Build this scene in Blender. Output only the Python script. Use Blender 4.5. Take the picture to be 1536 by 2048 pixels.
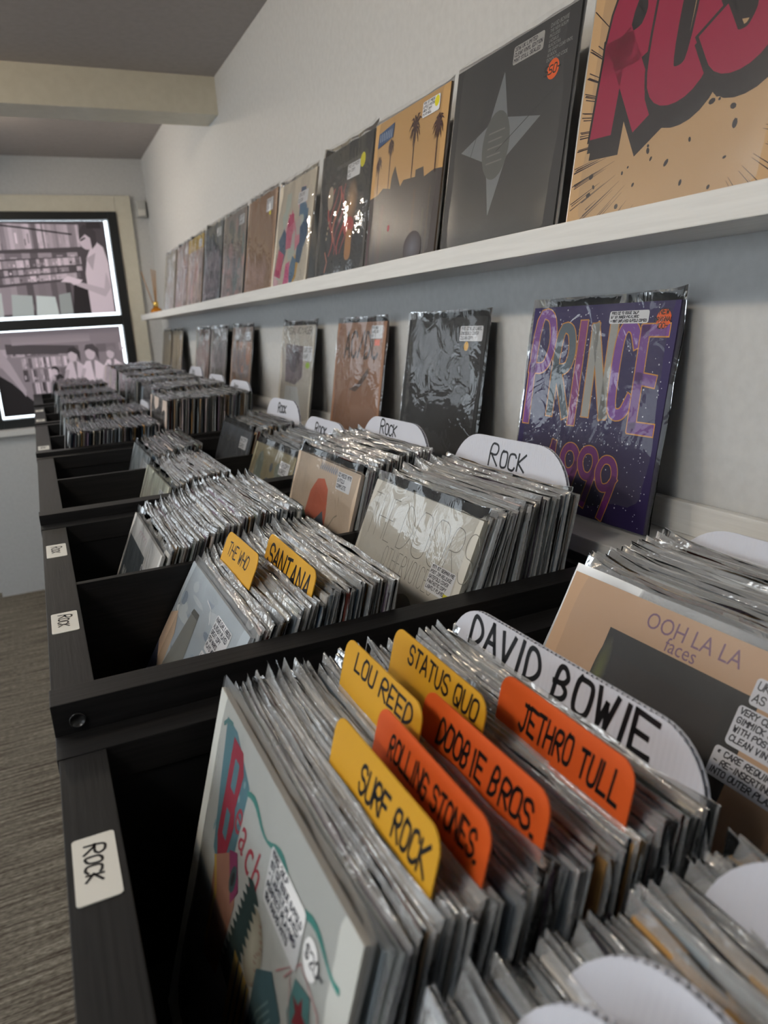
import bpy, bmesh, math, random
from mathutils import Matrix, Vector
from mathutils.geometry import tessellate_polygon
from mathutils import noise as mnoise

for o in list(bpy.data.objects):
    bpy.data.objects.remove(o)
SC = bpy.context.scene
COL = SC.collection
rnd = random.Random(7)
H = 1.585            # camera height above the floor; all z values below are relative to the camera unless noted

# ------------------------------------------------------------------ camera
cd = bpy.data.cameras.new('camera')
cam = bpy.data.objects.new('camera', cd)
COL.objects.link(cam)
R = Matrix(((0.90405145, 0.15959869, -0.39650881), (-0.42341234, 0.20760707, -0.88182838), (-0.05842062, 0.96510495, 0.25526353)))
M = R.to_4x4()
M.translation = (0, 0, H)
cam.matrix_world = M
cd.sensor_fit = 'VERTICAL'
cd.sensor_height = 36.0
cd.sensor_width = 27.0
cd.lens = 1468.26 / 2048 * 36.0
cd.clip_start = 0.01
cd.dof.use_dof = True
cd.dof.focus_distance = 0.95
cd.dof.aperture_fstop = 6.5
SC.camera = cam

# ------------------------------------------------------------------ world, exposure
w = bpy.data.worlds.new('world')
SC.world = w
w.use_nodes = True
bg = w.node_tree.nodes['Background']
bg.inputs[0].default_value = (0.82, 0.92, 1.0, 1)
bg.inputs[1].default_value = 4.5
SC.view_settings.view_transform = 'Standard'
SC.view_settings.look = 'None'
SC.view_settings.gamma = 1.0
SC.view_settings.use_curve_mapping = False
SC.view_settings.exposure = -0.22
SC.cycles.transparent_max_bounces = 10
SC.cycles.max_bounces = 4
SC.cycles.diffuse_bounces = 2
SC.cycles.glossy_bounces = 2
SC.cycles.transmission_bounces = 3
SC.cycles.use_adaptive_sampling = True
SC.cycles.adaptive_threshold = 0.15
SC.cycles.caustics_reflective = False
SC.cycles.caustics_refractive = False

LIGHTS = [  # ceiling spotlights turned towards the album wall: x, y, z, watts, colour, aim point
    (-0.95, 0.20, 0.885, 4.2, (1.0, 0.78, 0.52), (0.75, 0.35, 0.45)),
    (-0.95, 1.35, 0.885, 4.2, (1.0, 0.78, 0.52), (0.75, 1.5, 0.45)),
    (-0.95, 2.60, 0.885, 2.8, (1.0, 0.78, 0.52), (0.75, 2.8, 0.45)),
    (-0.45, 4.20, 0.995, 7.0, (1.0, 0.84, 0.66), (0.75, 4.0, 0.1)),
]

FILL_PANELS = [  # unseen ceiling panels added to brighten stacks and floor: x, y, z of the ceiling, watts, colour
    (-1.05, 0.10, 0.938, 9.0, (0.92, 0.97, 1.0)),
    (-1.05, 1.70, 0.938, 9.0, (0.92, 0.97, 1.0)),
    (-1.05, 3.85, 1.05, 9.0, (0.92, 0.97, 1.0)),
]

# ------------------------------------------------------------------ materials
MATS = {}


def nt_new(name):
    m = bpy.data.materials.new(name)
    m.use_nodes = True
    nt = m.node_tree
    b = nt.nodes['Principled BSDF']
    MATS[name] = m
    return m, nt, b


def plain(name, col, rough=0.5, metal=0.0, spec=0.5):
    m, nt, b = nt_new(name)
    b.inputs['Base Color'].default_value = (*col, 1)
    b.inputs['Roughness'].default_value = rough
    b.inputs['Metallic'].default_value = metal
    b.inputs['Specular IOR Level'].default_value = spec
    return m


def add_bump(nt, b, scale, strength, dist=0.002, stretch=(1, 1, 1), detail=4, coord='Object'):
    tc = nt.nodes.new('ShaderNodeTexCoord')
    mp = nt.nodes.new('ShaderNodeMapping')
    mp.inputs['Scale'].default_value = stretch
    nz = nt.nodes.new('ShaderNodeTexNoise')
    nz.inputs['Scale'].default_value = scale
    nz.inputs['Detail'].default_value = detail
    bp = nt.nodes.new('ShaderNodeBump')
    bp.inputs['Strength'].default_value = strength
    bp.inputs['Distance'].default_value = dist
    nt.links.new(tc.outputs[coord], mp.inputs[0])
    nt.links.new(mp.outputs[0], nz.inputs[0])
    nt.links.new(nz.outputs[0], bp.inputs['Height'])
    if b is not None:
        nt.links.new(bp.outputs[0], b.inputs['Normal'])
    return nz, bp


def noise_mix(nt, b, nz, c0, c1, p0=0.35, p1=0.65):
    r = nt.nodes.new('ShaderNodeValToRGB')
    r.color_ramp.elements[0].position = p0
    r.color_ramp.elements[1].position = p1
    r.color_ramp.elements[0].color = (*c0, 1)
    r.color_ramp.elements[1].color = (*c1, 1)
    nt.links.new(nz.outputs[0], r.inputs[0])
    nt.links.new(r.outputs[0], b.inputs['Base Color'])


# painted walls
m, nt, b = nt_new('white_paint')
b.inputs['Roughness'].default_value = 0.75
nz, _ = add_bump(nt, b, 60, 0.12, 0.001)
noise_mix(nt, b, nz, (0.61, 0.61, 0.60), (0.65, 0.65, 0.64))
m, nt, b = nt_new('ceiling_paint')
b.inputs['Roughness'].default_value = 0.9
nz, _ = add_bump(nt, b, 40, 0.1, 0.001)
noise_mix(nt, b, nz, (0.44, 0.40, 0.38), (0.47, 0.43, 0.41))
m, nt, b = nt_new('cream_paint')
b.inputs['Roughness'].default_value = 0.45
nz, _ = add_bump(nt, b, 30, 0.08, 0.001)
noise_mix(nt, b, nz, (0.70, 0.66, 0.54), (0.74, 0.70, 0.58))
m, nt, b = nt_new('shelf_white')
b.inputs['Roughness'].default_value = 0.4
nz, _ = add_bump(nt, b, 12, 0.05, 0.001, (14, 0.6, 14))
noise_mix(nt, b, nz, (0.74, 0.73, 0.70), (0.80, 0.79, 0.76))
# black stained wood, grain along Y and along X
for nm, st in (('black_wood_y', (60, 2.2, 60)), ('black_wood_x', (2.2, 60, 60))):
    m, nt, b = nt_new(nm)
    b.inputs['Roughness'].default_value = 0.5
    b.inputs['Specular IOR Level'].default_value = 0.3
    nz, _ = add_bump(nt, b, 4, 0.35, 0.0008, st, 6)
    noise_mix(nt, b, nz, (0.005, 0.0048, 0.005), (0.014, 0.013, 0.013), 0.3, 0.75)
plain('black_inner', (0.006, 0.006, 0.0065), 0.6, spec=0.25)
plain('black_metal', (0.012, 0.014, 0.015), 0.45)
# carpet: ribbed loop pile with brown and grey streaks
m, nt, b = nt_new('carpet')
b.inputs['Roughness'].default_value = 0.95
b.inputs['Specular IOR Level'].default_value = 0.1
tc = nt.nodes.new('ShaderNodeTexCoord')
mp = nt.nodes.new('ShaderNodeMapping')
mp.inputs['Scale'].default_value = (1.6, 40, 1)
n1 = nt.nodes.new('ShaderNodeTexNoise')
n1.inputs['Scale'].default_value = 2.0
n1.inputs['Detail'].default_value = 5
mp2 = nt.nodes.new('ShaderNodeMapping')
mp2.inputs['Scale'].default_value = (55, 130, 1)
n2 = nt.nodes.new('ShaderNodeTexNoise')
n2.inputs['Scale'].default_value = 1.0
n2.inputs['Detail'].default_value = 2
r1 = nt.nodes.new('ShaderNodeValToRGB')
r1.color_ramp.elements[0].position = 0.30
r1.color_ramp.elements[0].color = (0.095, 0.072, 0.055, 1)
r1.color_ramp.elements[1].position = 0.72
r1.color_ramp.elements[1].color = (0.42, 0.37, 0.29, 1)
mx = nt.nodes.new('ShaderNodeMix')
mx.data_type = 'RGBA'
mx.blend_type = 'MULTIPLY'
mx.inputs[0].default_value = 0.75
r2 = nt.nodes.new('ShaderNodeValToRGB')
r2.color_ramp.elements[0].position = 0.3
r2.color_ramp.elements[0].color = (0.35, 0.33, 0.3, 1)
r2.color_ramp.elements[1].position = 0.65
nt.links.new(tc.outputs['Object'], mp.inputs[0])
nt.links.new(tc.outputs['Object'], mp2.inputs[0])
nt.links.new(mp.outputs[0], n1.inputs[0])
nt.links.new(mp2.outputs[0], n2.inputs[0])
nt.links.new(n1.outputs[0], r1.inputs[0])
nt.links.new(n2.outputs[0], r2.inputs[0])
nt.links.new(r1.outputs[0], mx.inputs[6])
nt.links.new(r2.outputs[0], mx.inputs[7])
nt.links.new(mx.outputs[2], b.inputs['Base Color'])
bp = nt.nodes.new('ShaderNodeBump')
bp.inputs['Strength'].default_value = 0.6
bp.inputs['Distance'].default_value = 0.004
nt.links.new(n2.outputs[0], bp.inputs['Height'])
nt.links.new(bp.outputs[0], b.inputs['Normal'])


# thin clear plastic: pass-through plus fresnel gloss and a little haze
def clear_plastic(name, haze, haze_col, rough, bump_scale, bump_str, bump_dist, spec_mul=1.0):
    m, nt, b = nt_new(name)
    out = nt.nodes['Material Output']
    b.inputs['Base Color'].default_value = (*haze_col, 1)
    b.inputs['Roughness'].default_value = 0.5
    b.inputs['Specular IOR Level'].default_value = 0.2
    tr = nt.nodes.new('ShaderNodeBsdfTransparent')
    m1 = nt.nodes.new('ShaderNodeMixShader')
    m1.inputs[0].default_value = haze
    gl = nt.nodes.new('ShaderNodeBsdfGlossy')
    gl.inputs['Roughness'].default_value = rough
    fr = nt.nodes.new('ShaderNodeFresnel')
    fr.inputs['IOR'].default_value = 1.5
    mul = nt.nodes.new('ShaderNodeMath')
    mul.operation = 'MULTIPLY'
    mul.use_clamp = True
    mul.inputs[1].default_value = spec_mul
    m2 = nt.nodes.new('ShaderNodeMixShader')
    if bump_str:
        nz, bp = add_bump(nt, None, bump_scale, bump_str, bump_dist, (1, 1, 1), 3)
        nz.inputs['Distortion'].default_value = 0.8
        for n in (gl, fr):
            nt.links.new(bp.outputs[0], n.inputs['Normal'])
    nt.links.new(tr.outputs[0], m1.inputs[1])
    nt.links.new(b.outputs[0], m1.inputs[2])
    nt.links.new(fr.outputs[0], mul.inputs[0])
    nt.links.new(mul.outputs[0], m2.inputs[0])
    nt.links.new(m1.outputs[0], m2.inputs[1])
    nt.links.new(gl.outputs[0], m2.inputs[2])
    nt.links.new(m2.outputs[0], out.inputs[0])
    return m


clear_plastic('display_film', 0.05, (0.8, 0.82, 0.85), 0.06, 15, 0.6, 0.005, 1.0)
clear_plastic('stack_film', 0.28, (0.92, 0.94, 0.96), 0.13, 30, 0.8, 0.004, 2.2)
clear_plastic('smooth_film', 0.02, (0.8, 0.82, 0.85), 0.30, 10, 0.25, 0.003, 0.9)
clear_plastic('window_glass', 0.0, (1, 1, 1), 0.01, 2, 0.0, 0.001, 1.0)

# card coloured per object
m, nt, b = nt_new('jacket_card')
oi = nt.nodes.new('ShaderNodeObjectInfo')
b.inputs['Roughness'].default_value = 0.55
nt.links.new(oi.outputs['Color'], b.inputs['Base Color'])


def vcol(name, rough, glow=0.0):
    m, nt, b = nt_new(name)
    at = nt.nodes.new('ShaderNodeAttribute')
    at.attribute_name = 'Col'
    b.inputs['Roughness'].default_value = rough
    b.inputs['Specular IOR Level'].default_value = 0.35
    nt.links.new(at.outputs['Color'], b.inputs['Base Color'])
    if glow:      # emission put in for daylight coming through the film
        b.inputs['Emission Strength'].default_value = glow
        nt.links.new(at.outputs['Color'], b.inputs['Emission Color'])
    return m


vcol('print', 0.5)
vcol('backlit_print', 0.6, 0.62)
vcol('stack_card', 0.55)
plain('yellow_card', (0.66, 0.34, 0.012), 0.55)
plain('orange_card', (0.72, 0.105, 0.012), 0.55)
for nm in ('yellow_card', 'orange_card'):
    add_bump(MATS[nm].node_tree, MATS[nm].node_tree.nodes['Principled BSDF'], 900, 0.15, 0.0005)
plain('corrugated_white', (0.66, 0.67, 0.74), 0.4)
m, nt, b = nt_new('corrugated_face')
b.inputs['Roughness'].default_value = 0.42
b.inputs['Base Color'].default_value = (0.66, 0.67, 0.74, 1)
tc = nt.nodes.new('ShaderNodeTexCoord')
wv = nt.nodes.new('ShaderNodeTexWave')
wv.bands_direction = 'X'
wv.inputs['Scale'].default_value = 62
bp = nt.nodes.new('ShaderNodeBump')
bp.inputs['Strength'].default_value = 0.25
bp.inputs['Distance'].default_value = 0.0006
nt.links.new(tc.outputs['Object'], wv.inputs[0])
nt.links.new(wv.outputs[1], bp.inputs['Height'])
nt.links.new(bp.outputs[0], b.inputs['Normal'])
for nm, st in (('frosted_glass', 1.7), ('fill_pane_glow', 2.25)):      # emission put in for daylight; the second serves the added left window
    m, nt, b = nt_new(nm)
    b.inputs['Base Color'].default_value = (0.5, 0.5, 0.5, 1)
    b.inputs['Emission Color'].default_value = (0.83, 0.92, 1.0, 1)
    b.inputs['Emission Strength'].default_value = st
plain('dark_board', (0.05, 0.045, 0.042), 0.6)
plain('ink', (0.006, 0.006, 0.008), 0.4)
plain('label_white', (0.72, 0.70, 0.64), 0.5)
plain('sensor_plastic', (0.55, 0.55, 0.52), 0.4)
plain('stick_wood', (0.42, 0.24, 0.11), 0.7)
plain('amber_glass', (0.55, 0.20, 0.015), 0.08, 0.25)
plain('gold', (0.80, 0.55, 0.16), 0.2, 1.0)
plain('steel_ring', (0.05, 0.05, 0.05), 0.3, 0.6)
plain('lamp_trim', (0.8, 0.8, 0.8), 0.4)
m, nt, b = nt_new('lamp_glow')
b.inputs['Emission Color'].default_value = (1, 0.93, 0.84, 1)
b.inputs['Emission Strength'].default_value = 25
m, nt, b = nt_new('fill_panel_glow')  # glow of the added ceiling panels
b.inputs['Emission Color'].default_value = (0.86, 0.94, 1, 1)
b.inputs['Emission Strength'].default_value = 3.0


# ------------------------------------------------------------------ mesh helpers
def link(o, parent=None):
    COL.objects.link(o)
    if parent is not None:
        o.parent = parent
    return o


def mesh_obj(name, verts, faces, mat, parent=None, smooth=False):
    me = bpy.data.meshes.new(name)
    me.from_pydata([tuple(v) for v in verts], [], faces)
    me.update()
    if mat:
        me.materials.append(MATS[mat])
    if smooth:
        me.polygons.foreach_set('use_smooth', [True] * len(me.polygons))
    return link(bpy.data.objects.new(name, me), parent)


def tag(o, label=None, cat=None, group=None, kind=None):
    if label:
        o['label'] = label
    if cat:
        o['category'] = cat
    if group:
        o['group'] = group
    if kind:
        o['kind'] = kind
    return o


def empty(name, loc):
    o = bpy.data.objects.new(name, None)
    o.location = loc
    o.empty_display_size = 0.05
    return link(o)


BOXF = [(0, 3, 2, 1), (4, 5, 6, 7), (0, 1, 5, 4), (1, 2, 6, 5), (2, 3, 7, 6), (3, 0, 4, 7)]


def boxv(x0, x1, y0, y1, z0, z1):
    return [(x0, y0, z0), (x1, y0, z0), (x1, y1, z0), (x0, y1, z0), (x0, y0, z1), (x1, y0, z1), (x1, y1, z1), (x0, y1, z1)]


def box(name, x0, x1, y0, y1, z0, z1, mat, parent=None, bevel=0.0):
    """box in camera-relative coordinates (z shifted to the floor); child of a parent without rotation"""
    p = parent.location if parent else Vector((0, 0, 0))
    if parent is not None and parent.parent is not None:
        p = p + parent.parent.location
    vs = [(a - p.x, b_ - p.y, c + H - p.z) for a, b_, c in boxv(x0, x1, y0, y1, z0, z1)]
    o = mesh_obj(name, vs, BOXF, mat, parent)
    if bevel:
        bm = bmesh.new()
        bm.from_mesh(o.data)
        bmesh.ops.bevel(bm, geom=bm.edges[:], offset=bevel, segments=2, affect='EDGES', profile=0.6)
        bm.to_mesh(o.data)
        bm.free()
    return o


def lathe(name, prof, mat, parent, n=24, smooth=True):
    vs, fs = [], []
    for r, z in prof:
        for i in range(n):
            a = 2 * math.pi * i / n
            vs.append((r * math.cos(a), r * math.sin(a), z))
    for j in range(len(prof) - 1):
        for i in range(n):
            fs.append((j * n + i, j * n + (i + 1) % n, (j + 1) * n + (i + 1) % n, (j + 1) * n + i))
    fs.append(tuple(range(n))[::-1])
    fs.append(tuple((len(prof) - 1) * n + i for i in range(n)))
    return mesh_obj(name, vs, fs, mat, parent, smooth)


def stick(name, a, b_, r, mat, parent, n=8):
    a, b_ = Vector(a), Vector(b_)
    d = (b_ - a).normalized()
    u = d.orthogonal().normalized()
    v = d.cross(u)
    vs = []
    for p in (a, b_):
        for i in range(n):
            t = 2 * math.pi * i / n
            vs.append(p + u * r * math.cos(t) + v * r * math.sin(t))
    fs = [(i, (i + 1) % n, n + (i + 1) % n, n + i) for i in range(n)] + [tuple(range(n))[::-1], tuple(range(n, 2 * n))]
    return mesh_obj(name, vs, fs, mat, parent, True)


# ------------------------------------------------------------------ hand lettering
FONT = {
    'A': "00 26 40/12 32", 'B': "00 06 26 35 34 23 03/23 32 31 20 00", 'C': "45 36 16 05 01 10 30 41", 'D': "00 06 26 44 42 20 00",
    'E': "46 06 00 40/03 33", 'F': "46 06 00/03 33", 'G': "45 36 16 05 01 10 30 41 43 23", 'H': "00 06/40 46/03 43", 'I': "10 16",
    'J': "46 16/36 31 20 10 01", 'K': "00 06/46 03 40", 'L': "06 00 40", 'M': "00 06 23 46 40", 'N': "00 06 40 46",
    'O': "16 05 01 10 30 41 45 36 16", 'P': "00 06 36 45 44 33 03", 'Q': "16 05 01 10 30 41 45 36 16/22 40",
    'R': "00 06 36 45 44 33 03/13 40", 'S': "45 36 16 05 04 13 33 42 41 30 10 01", 'T': "06 46/26 20", 'U': "06 01 10 30 41 46",
    'V': "06 20 46", 'W': "06 10 24 30 46", 'X': "00 46/06 40", 'Y': "06 23 46/23 20", 'Z': "06 46 00 40",
    '0': "16 05 01 10 30 41 45 36 16", '1': "14 26 20", '2': "05 16 36 45 43 00 40", '3': "06 46 23 33 42 41 30 10 01",
    '4': "36 02 42/36 30", '5': "46 06 03 33 42 41 30 00", '6': "46 14 01 10 30 41 42 33 12", '7': "06 46 10",
    '8': "23 05 16 36 45 23 01 10 30 41 23", '9': "44 33 13 04 05 16 36 45 44 20", '.': "00 10", '-': "03 33", '*': "12 34/14 32/23 24 22",
    '$': "45 36 16 05 04 33 42 41 30 10 01/27 2_", '/': "00 46", '+': "03 43/25 21", "'": "26 25", '&': "40 05 16 25 01 10 30 42",
    'i': "10 13/15 15", '#': "10 16/30 36/02 42/04 44",
}
FONT['$'] = "45 36 16 05 04 13 33 42 41 30 10 01/26 20"
ROUND = set("BCDGJOPQRSU0235689&$")
NARROW = {'I': 3.0, '.': 2.2, "'": 2.0, ' ': 3.2, '1': 3.4, 'i': 2.4}


def chaikin(p, closed=False, n=2):
    for _ in range(n):
        q = [p[0]]
        for a, b_ in zip(p[:-1], p[1:]):
            q.append((a[0] * .75 + b_[0] * .25, a[1] * .75 + b_[1] * .25))
            q.append((a[0] * .25 + b_[0] * .75, a[1] * .25 + b_[1] * .75))
        q.append(p[-1])
        p = q
    return p


def letter_width(ch):
    return NARROW.get(ch, 5.3) * (0.74 if ch.islower() and ch != 'i' else 1.0)


def hand_polys(text, size, pen, seed=1, slant=0.12, jitter=0.25, spacing=1.0, narrow=1.0):
    """list of (points) ribbons for hand lettering, baseline at 0, starts at x=0; returns quads and width"""
    r = random.Random(seed * 131 + len(text))
    s = size / 6.0
    x = 0.0
    quads = []
    for ch in text:
        if ch != ' ':
            key = ch if ch in FONT else ch.upper()
            sc = 0.74 if (ch.islower() and ch != 'i') else 1.0
            dy = r.uniform(-jitter, jitter) * 0.6
            for st in FONT.get(key, "00 40").split('/'):
                pts = [(int(t[0]) + r.uniform(-jitter, jitter), int(t[1]) + r.uniform(-jitter, jitter)) for t in st.split()]
                if key in ROUND:
                    pts = chaikin(pts)
                pts = [((px * sc + slant * py * sc) * s * narrow + x, (py * sc + dy) * s) for px, py in pts]
                n = len(pts)
                L, Rr = [], []
                if key not in ROUND:      # straight strokes: one bar per segment
                    for a, c in zip(pts[:-1], pts[1:]):
                        dx, dy2 = c[0] - a[0], c[1] - a[1]
                        l = math.hypot(dx, dy2) or 1e-6
                        dx, dy2 = dx / l, dy2 / l
                        e = pen * 0.42
                        h = pen / 2
                        a2, c2 = (a[0] - dx * e, a[1] - dy2 * e), (c[0] + dx * e, c[1] + dy2 * e)
                        quads.append([(a2[0] + dy2 * h, a2[1] - dx * h), (c2[0] + dy2 * h, c2[1] - dx * h), (c2[0] - dy2 * h, c2[1] + dx * h), (a2[0] - dy2 * h, a2[1] + dx * h)])
                    continue
                for i in range(n):
                    a = pts[max(0, i - 1)]
                    c = pts[min(n - 1, i + 1)]
                    dx, dy2 = c[0] - a[0], c[1] - a[1]
                    l = math.hypot(dx, dy2) or 1e-6
                    nx, ny = -dy2 / l * pen / 2, dx / l * pen / 2
                    # extend ends a little
                    ex = 0
                    if i == 0:
                        ex = -pen / 2
                    elif i == n - 1:
                        ex = pen / 2
                    qx, qy = pts[i][0] + dx / l * ex, pts[i][1] + dy2 / l * ex
                    L.append((qx + nx, qy + ny))
                    Rr.append((qx - nx, qy - ny))
                for i in range(n - 1):
                    quads.append([Rr[i], Rr[i + 1], L[i + 1], L[i]])
        x += letter_width(ch) * s * spacing * narrow
    return quads, x


_font_cache = {}


def font_mesh(body, size, shear=0.0):
    key = (body, round(size, 5), shear)
    if key not in _font_cache:
        cu = bpy.data.curves.new('txt', 'FONT')
        cu.body = body
        cu.size = size
        cu.shear = shear
        cu.resolution_u = 3
        ob = bpy.data.objects.new('txt', cu)
        COL.objects.link(ob)
        dg = bpy.context.evaluated_depsgraph_get()
        me = bpy.data.meshes.new_from_object(ob.evaluated_get(dg))
        vs = [(v.co.x, v.co.y) for v in me.vertices]
        fs = [tuple(p.vertices) for p in me.polygons]
        bpy.data.objects.remove(ob)
        bpy.data.curves.remove(cu)
        bpy.data.meshes.remove(me)
        _font_cache[key] = (vs, fs)
    return _font_cache[key]


class Art:
    """flat print: layers of coloured polygons in the local plane (u right, v up), unit = metres * S"""

    def __init__(self, S=0.315, ox=-0.1575, oy=0.0, step=1.5e-5):
        self.S, self.ox, self.oy, self.step = S, ox, oy, step
        self.v, self.f, self.c, self.layer = [], [], [], 0

    def _add(self, pts, faces, cols):
        self.layer += 1
        z = self.layer * self.step
        o = len(self.v)
        for p in pts:
            self.v.append((p[0] * self.S + self.ox, p[1] * self.S + self.oy, z))
        if not isinstance(cols, list):
            cols = [cols] * len(pts)
        self.c += cols
        self.f += [tuple(i + o for i in fc) for fc in faces]
        return self

    def poly(self, pts, col):
        tris = tessellate_polygon([[Vector((p[0], p[1], 0)) for p in pts]])
        fs = []
        for t in tris:
            a, b_, c = (pts[i] for i in t)
            fs.append(t if (b_[0] - a[0]) * (c[1] - a[1]) - (b_[1] - a[1]) * (c[0] - a[0]) > 0 else t[::-1])
        return self._add(pts, fs, col)

    def rect(self, u0, v0, u1, v1, col, col_top=None):
        cols = col if col_top is None else [col, col, col_top, col_top]
        return self._add([(u0, v0), (u1, v0), (u1, v1), (u0, v1)], [(0, 1, 2, 3)], cols)

    def rrect(self, u0, v0, u1, v1, r, col):
        pts = []
        for cx, cy, a0 in ((u1 - r, v1 - r, 0), (u0 + r, v1 - r, 90), (u0 + r, v0 + r, 180), (u1 - r, v0 + r, 270)):
            for k in range(5):
                a = math.radians(a0 + k * 22.5)
                pts.append((cx + r * math.cos(a), cy + r * math.sin(a)))
        return self.poly(pts, col)

    def ell(self, cu, cv, ru, rv, col, rot=0.0, n=22, edge=None):
        c, s = math.cos(rot), math.sin(rot)
        pts = [(cu, cv)]
        for k in range(n):
            a = 2 * math.pi * k / n
            x, y = ru * math.cos(a), rv * math.sin(a)
            pts.append((cu + x * c - y * s, cv + x * s + y * c))
        fs = [(0, k + 1, (k + 1) % n + 1) for k in range(n)]
        return self._add(pts, fs, [col] + [edge or col] * n)

    def band(self, pts, wid, col):
        """ribbon along a polyline; wid a number or a list"""
        n = len(pts)
        P, F = [], []
        for i in range(n):
            a, c = pts[max(0, i - 1)], pts[min(n - 1, i + 1)]
            dx, dy = c[0] - a[0], c[1] - a[1]
            l = math.hypot(dx, dy) or 1e-6
            h = (wid[i] if isinstance(wid, list) else wid) / 2
            P += [(pts[i][0] + dy / l * h, pts[i][1] - dx / l * h), (pts[i][0] - dy / l * h, pts[i][1] + dx / l * h)]
        for i in range(n - 1):
            F.append((2 * i, 2 * i + 2, 2 * i + 3, 2 * i + 1))
        return self._add(P, F, col)

    def hand(self, text, u, v, size, pen, col, seed=1, rot=0.0, **k):
        quads, wd = hand_polys(text, size, pen, seed, **k)
        c, s = math.cos(rot), math.sin(rot)
        P, F = [], []
        for q in quads:
            o = len(P)
            for x, y in q:
                P.append((u + x * c - y * s, v + x * s + y * c))
            F.append((o, o + 1, o + 2, o + 3))
        if P:
            self._add(P, F, col)
        return wd

    def text(self, body, u, v, size, col, shear=0.0, sx=1.0, rot=0.0):
        vs, fs = font_mesh(body, 1.0, shear)
        c, s = math.cos(rot), math.sin(rot)
        P = []
        for x, y in vs:
            x, y = x * size * sx, y * size
            P.append((u + x * c - y * s, v + x * s + y * c))
        return self._add(P, [tuple(f) for f in fs], col)

    def note(self, u0, v0, u1, v1, lines, seed=1, col=(0.78, 0.79, 0.82), ink=(0.015, 0.015, 0.03), pen=0.004, rot=0.0):
        """white rounded sticker with hand written lines"""
        if rot:
            cu, cv = (u0 + u1) / 2, (v0 + v1) / 2
        self.rrect(u0, v0, u1, v1, 0.012, col)
        n = max(1, len(lines))
        lh = (v1 - v0) * 0.92 / n
        for i, t in enumerate(lines):
            wd = hand_polys(t, lh * 0.62, 0.001, 1)[1]
            k = min(1.0, (u1 - u0) * 0.92 / max(wd, 1e-6))
            self.hand(t, u0 + (u1 - u0) * 0.04, v1 - lh * (i + 0.86), lh * 0.62, pen, ink, seed + i, narrow=k)

    def dot(self, u, v, r, col, text, size, pen=0.004, seed=2, ink=(0.01, 0.01, 0.01)):
        self.ell(u, v, r, r, col)
        ls = text.split('\n')
        for i, t in enumerate(ls):
            wd = hand_polys(t, size, 0.001, 1)[1]
            self.hand(t, u - wd / 2, v + (len(ls) / 2 - i - 1) * size * 1.35 + size * 0.2, size, pen, ink, seed + i)

    def build(self, name, parent, mat='print', z=0.0):
        me = bpy.data.meshes.new(name)
        me.from_pydata([(x, y, zz + z) for x, y, zz in self.v], [], self.f)
        me.update()
        a = me.color_attributes.new('Col', 'FLOAT_COLOR', 'POINT')
        flat = []
        for c in self.c:
            flat += [c[0], c[1], c[2], 1.0]
        a.data.foreach_set('color', flat)
        me.materials.append(MATS[mat])
        return link(bpy.data.objects.new(name, me), parent)


def s2l(c):
    return tuple(((x / 255) / 12.92 if x / 255 <= 0.04045 else ((x / 255 + 0.055) / 1.055) ** 2.4) for x in c)


# ------------------------------------------------------------------ the room
XW, YF, XL, YB = 0.80, 5.17, -2.9, -2.3
ZC, ZC2 = 0.938, 1.05


def struct(o):
    o['kind'] = 'structure'
    return o


struct(box('floor', XL, XW, YB, YF + 0.05, -H - 0.08, -H, 'carpet'))
struct(box('wall_right', XW, XW + 0.1, YB - 0.1, YF + 0.2, -H, ZC2 + 0.1, 'white_paint'))
LY0, LY1, LZ0, LZ1 = -1.2, 4.7, -0.62, 0.72              # added window, out of view, fills the shade under the shelf
wl = struct(empty('wall_left', (XL, 0, 0)))
for y0, y1, z0, z1 in ((YB - 0.1, LY0, -H, ZC2 + 0.1), (LY1, YF + 0.2, -H, ZC2 + 0.1), (LY0, LY1, -H, LZ0), (LY0, LY1, LZ1, ZC2 + 0.1)):
    box('wall_panel', XL - 0.1, XL, y0, y1, z0, z1, 'white_paint', wl)
wl2 = struct(empty('fill_window', (XL, 1.5, 0.9)))  # added fill window facing the album wall
for y0, y1, z0, z1 in ((LY0, LY0 + 0.06, LZ0, LZ1), (LY1 - 0.06, LY1, LZ0, LZ1), (LY0, LY1, LZ0, LZ0 + 0.06), (LY0, LY1, LZ1 - 0.06, LZ1), (1.47, 1.53, LZ0, LZ1)):
    box('window_frame', XL - 0.06, XL + 0.01, y0, y1, z0, z1, 'black_metal', wl2, 0.003)
for y0, y1 in ((LY0 + 0.06, 1.47), (1.53, LY1 - 0.06)):
    box('fill_pane', XL - 0.03, XL - 0.026, y0, y1, LZ0 + 0.06, LZ1 - 0.06, 'fill_pane_glow', wl2)  # pane glows itself, no daylight passes through
struct(box('wall_back', XL, XW, YB - 0.1, YB, -H, ZC2 + 0.1, 'white_paint'))
struct(box('ceiling', XL, XW, YB, 3.22, ZC, ZC + 0.2, 'ceiling_paint'))
struct(box('ceiling', XL, XW, 3.22, YF + 0.12, ZC2, ZC2 + 0.2, 'ceiling_paint'))
struct(box('trim_1', XL, XW, 3.13, 3.31, 0.805, ZC + 0.005, 'cream_paint'))
# far wall built round the poster window and the glazed shop door
WX0, WX1, WZ0, WZ1 = -0.31, 0.603, -0.535, 0.738      # poster window frame, outer
DX0, DX1 = -2.75, -0.60                               # second shop window, same heights
fw = struct(empty('wall_far', (0, YF, 0)))
for x0, x1, z0, z1 in ((WX1, XW, -H, ZC2), (WX0, WX1, WZ1, ZC2), (WX0, WX1, -H, WZ0), (DX1, WX0, -H, ZC2), (DX0, DX1, WZ1, ZC2), (DX0, DX1, -H, WZ0), (XL, DX0, -H, ZC2)):
    box('wall_panel', x0, x1, YF, YF + 0.14, z0, z1, 'white_paint', fw)
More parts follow.
